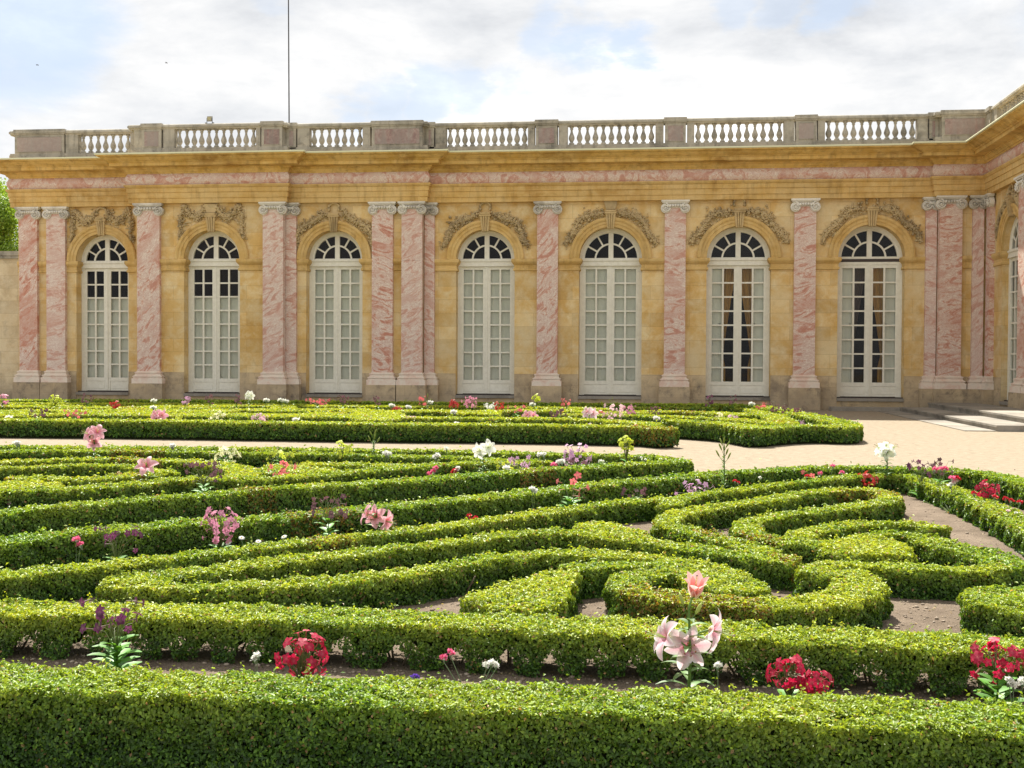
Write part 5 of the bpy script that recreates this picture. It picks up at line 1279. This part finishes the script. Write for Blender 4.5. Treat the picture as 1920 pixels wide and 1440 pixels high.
lily(1105, 768, 29.5, 'pale pink lily left of the tall pink stand in the far bed', [(1100, 773, -.5, .3, 1), (1112, 775, .5, .2, 1)], kind='pink', r=.16, grp=FG)
farn(1128, 763, 30, 'coral', .40, 'red flowers between the pale lily and the tall pink stand', 16, head=.3)
farn(1150, 756, 28.5, 'palepink', .55, 'tall stand of pale pink blossoms in the far bed', 40, loose=1, head=.75)
farn(1178, 759, 30, 'pink', .42, 'mauve blossoms right of the tall pale pink stand', 18, loose=1)
farn(1228, 762, 30, 'plum', .34, 'sparse dark flowers right of the mauve blossoms', 10, loose=1)
farn(1196, 791, 25.5, 'red', .32, 'vivid red flower patch on the corner of the far bed front hedge', 34, head=.25)
farn(1105, 792, 26, 'plum', .60, 'low purplish flowers left of the vivid red patch', 16, head=.3)
farn(1328, 741, 34, 'purple', .26, 'dark flowers below the left edge of the sixth window', 12, loose=1)
farn(1374, 739, 34, 'plum', .28, 'dark flowers below the middle of the sixth window', 10, loose=1, leafy=1.8)
farn(1428, 755, 33, 'coral', .30, 'coral flowers right of the sixth window', 12, loose=1)
farn(1349, 769, 30, 'cream', .26, 'cream white bloom in front of the sixth window', 22)
farn(1375, 777, 28.5, 'palepink', .44, 'pale pink flower clump right of the cream white bloom', 30)
farn(1462, 752, 31, 'plum', .60, 'tall dusky flowers along the right end of the far bed', 24, loose=1, leafy=1.8)
farn(1485, 765, 30, 'plum', .55, 'dusky flowers behind the lilac clump at the right end of the far bed', 20, loose=1, leafy=1.8)
farn(1515, 783, 27.5, 'lilac', .42, 'lilac clump at the right end of the far bed', 26)
farn(1487, 789, 27, 'red', .14, 'small scarlet flower left of the lilac clump at the right end', 6)
farn(1440, 795, 26.5, 'palepink', .30, 'pale pink blossoms on the notch of the far bed front hedge', 14, head=.25)
for (qx, qy, dd, lb) in ((15, 783, 27, 'white flower spot on the far bed near the left edge'), (286, 764, 31, 'white flower spot above the low pink and white lily'), (287, 751, 34, 'white flower spot at the foot of the pilaster left of the second window'),
                         (498, 750, 34, 'white flower spot right of the small white lily'), (525, 750, 34, 'white flower spot left of the third window'), (534, 752, 34, 'white flower spot nearest the third window'),
                         (553, 787, 27, 'white flower spot on the front hedge under the thin mast'), (733, 760, 33, 'white flower spot left of the red patch at the double pilasters'), (764, 763, 33, 'white flower spot right of the red patch at the double pilasters'),
                         (805, 754, 33, 'white flower spot beside the dark green budding stalk'), (849, 772, 30, 'white flower spot left of the fourth window low in the bed'), (855, 795, 26.5, 'white flower spot on the front hedge below the fourth window'),
                         (997, 758, 33, 'white flower spot under the lime stalk'), (1229, 784, 28, 'white flower spot right of the vivid red patch'), (1408, 757, 33, 'white flower spot left of the coral flowers by the sixth window')):
    carn([(qx, qy), (qx+4, qy+1)], dd, lb, r=.07, grass=4)
# ---- leaf litter and weeds on the bare soil
rs = np.random.RandomState(77); P = []
for _ in range(2600):
    px = rs.uniform(-60, 1990); py = rs.uniform(1000, 1400)
    if py < 1040 and px < 900: continue
    q = on_z(px, py, SZ); P.append((q[0], q[1], SZ+.004))
P = np.array(P); C = np.array([(.30, .22, .10), (.22, .15, .07), (.16, .20, .05), (.42, .34, .18)])[rs.randint(4, size=len(P))]
o = link('fallen_leaves', leaf_mesh('fallen_leaves', P, np.tile([0, 0, 1.], (len(P), 1)), rs.uniform(.008, .022, len(P)), C, rs, jit=.3)); tag(o, 'small dry leaves and hedge clippings lying on the bare soil', 'fallen leaves', kind='stuff')
# ---- trees behind the garden wall
def tree(px, dep, ztop, rad, lab, seed, hues):
    rs = np.random.RandomState(seed); p = on_d(px, 670, dep); x, y = float(p[0]), float(p[1]); root = empty('tree', (x, y, 0), lab, 'tree', 'trees behind the garden wall')
    m = MB(); m.tube([(0, 0, 0), (.1, 0, ztop*.3), (0, .1, ztop*.55), (.1, 0, ztop*.85)], [.35, .28, .18, .05], 9)
    cl = []
    for k in range(46):
        a = rs.uniform(0, 2*pi); q = rs.uniform(0, 1); rr = rad*(1-.75*q**2)*rs.uniform(.35, 1); z = ztop*(.25+.72*q); c = np.array([rr*cos(a), rr*sin(a), z]); cl.append((c, rs.uniform(.5, 1.05)))
        if k % 3 == 0: m.tube([(0, 0, z*.65), tuple(c*np.array([.5, .5, .85])), tuple(c)], [.10, .06, .02], 5)
    m.build('trunk', BARK, root); P, N, C = [], [], []
    for c, r in cl:
        n = 620; v = rs.normal(0, 1, (n, 3)); v /= np.linalg.norm(v, axis=1)[:, None]; rr = r*rs.uniform(.55, 1.08, n)[:, None]; P.append(c+v*rr*np.array([1, 1, .75])); N.append(v+[0, 0, .4]); h_ = np.array(hues[rs.randint(len(hues))]); C.append(h_*rs.uniform(.7, 1.3, (n, 1)))
    P = np.vstack(P); link('crown', leaf_mesh('crown', P, np.vstack(N), rs.uniform(.08, .15, len(P)), np.vstack(C), rs), root)
G1 = [(.12, .22, .03), (.17, .30, .035), (.25, .38, .05)]
tree(-38, 53, 10.6, 3.1, 'bright green tree rising above the garden wall beside the palace', 3, G1)
tree(4, 50, 8.4, 1.8, 'lower light green tree directly behind the garden wall', 4, [(.20, .33, .04), (.28, .40, .06)])
tree(-140, 60, 11.5, 4.0, 'dark green tree behind the others at the far left edge', 5, [(.05, .10, .02), (.07, .13, .02)])
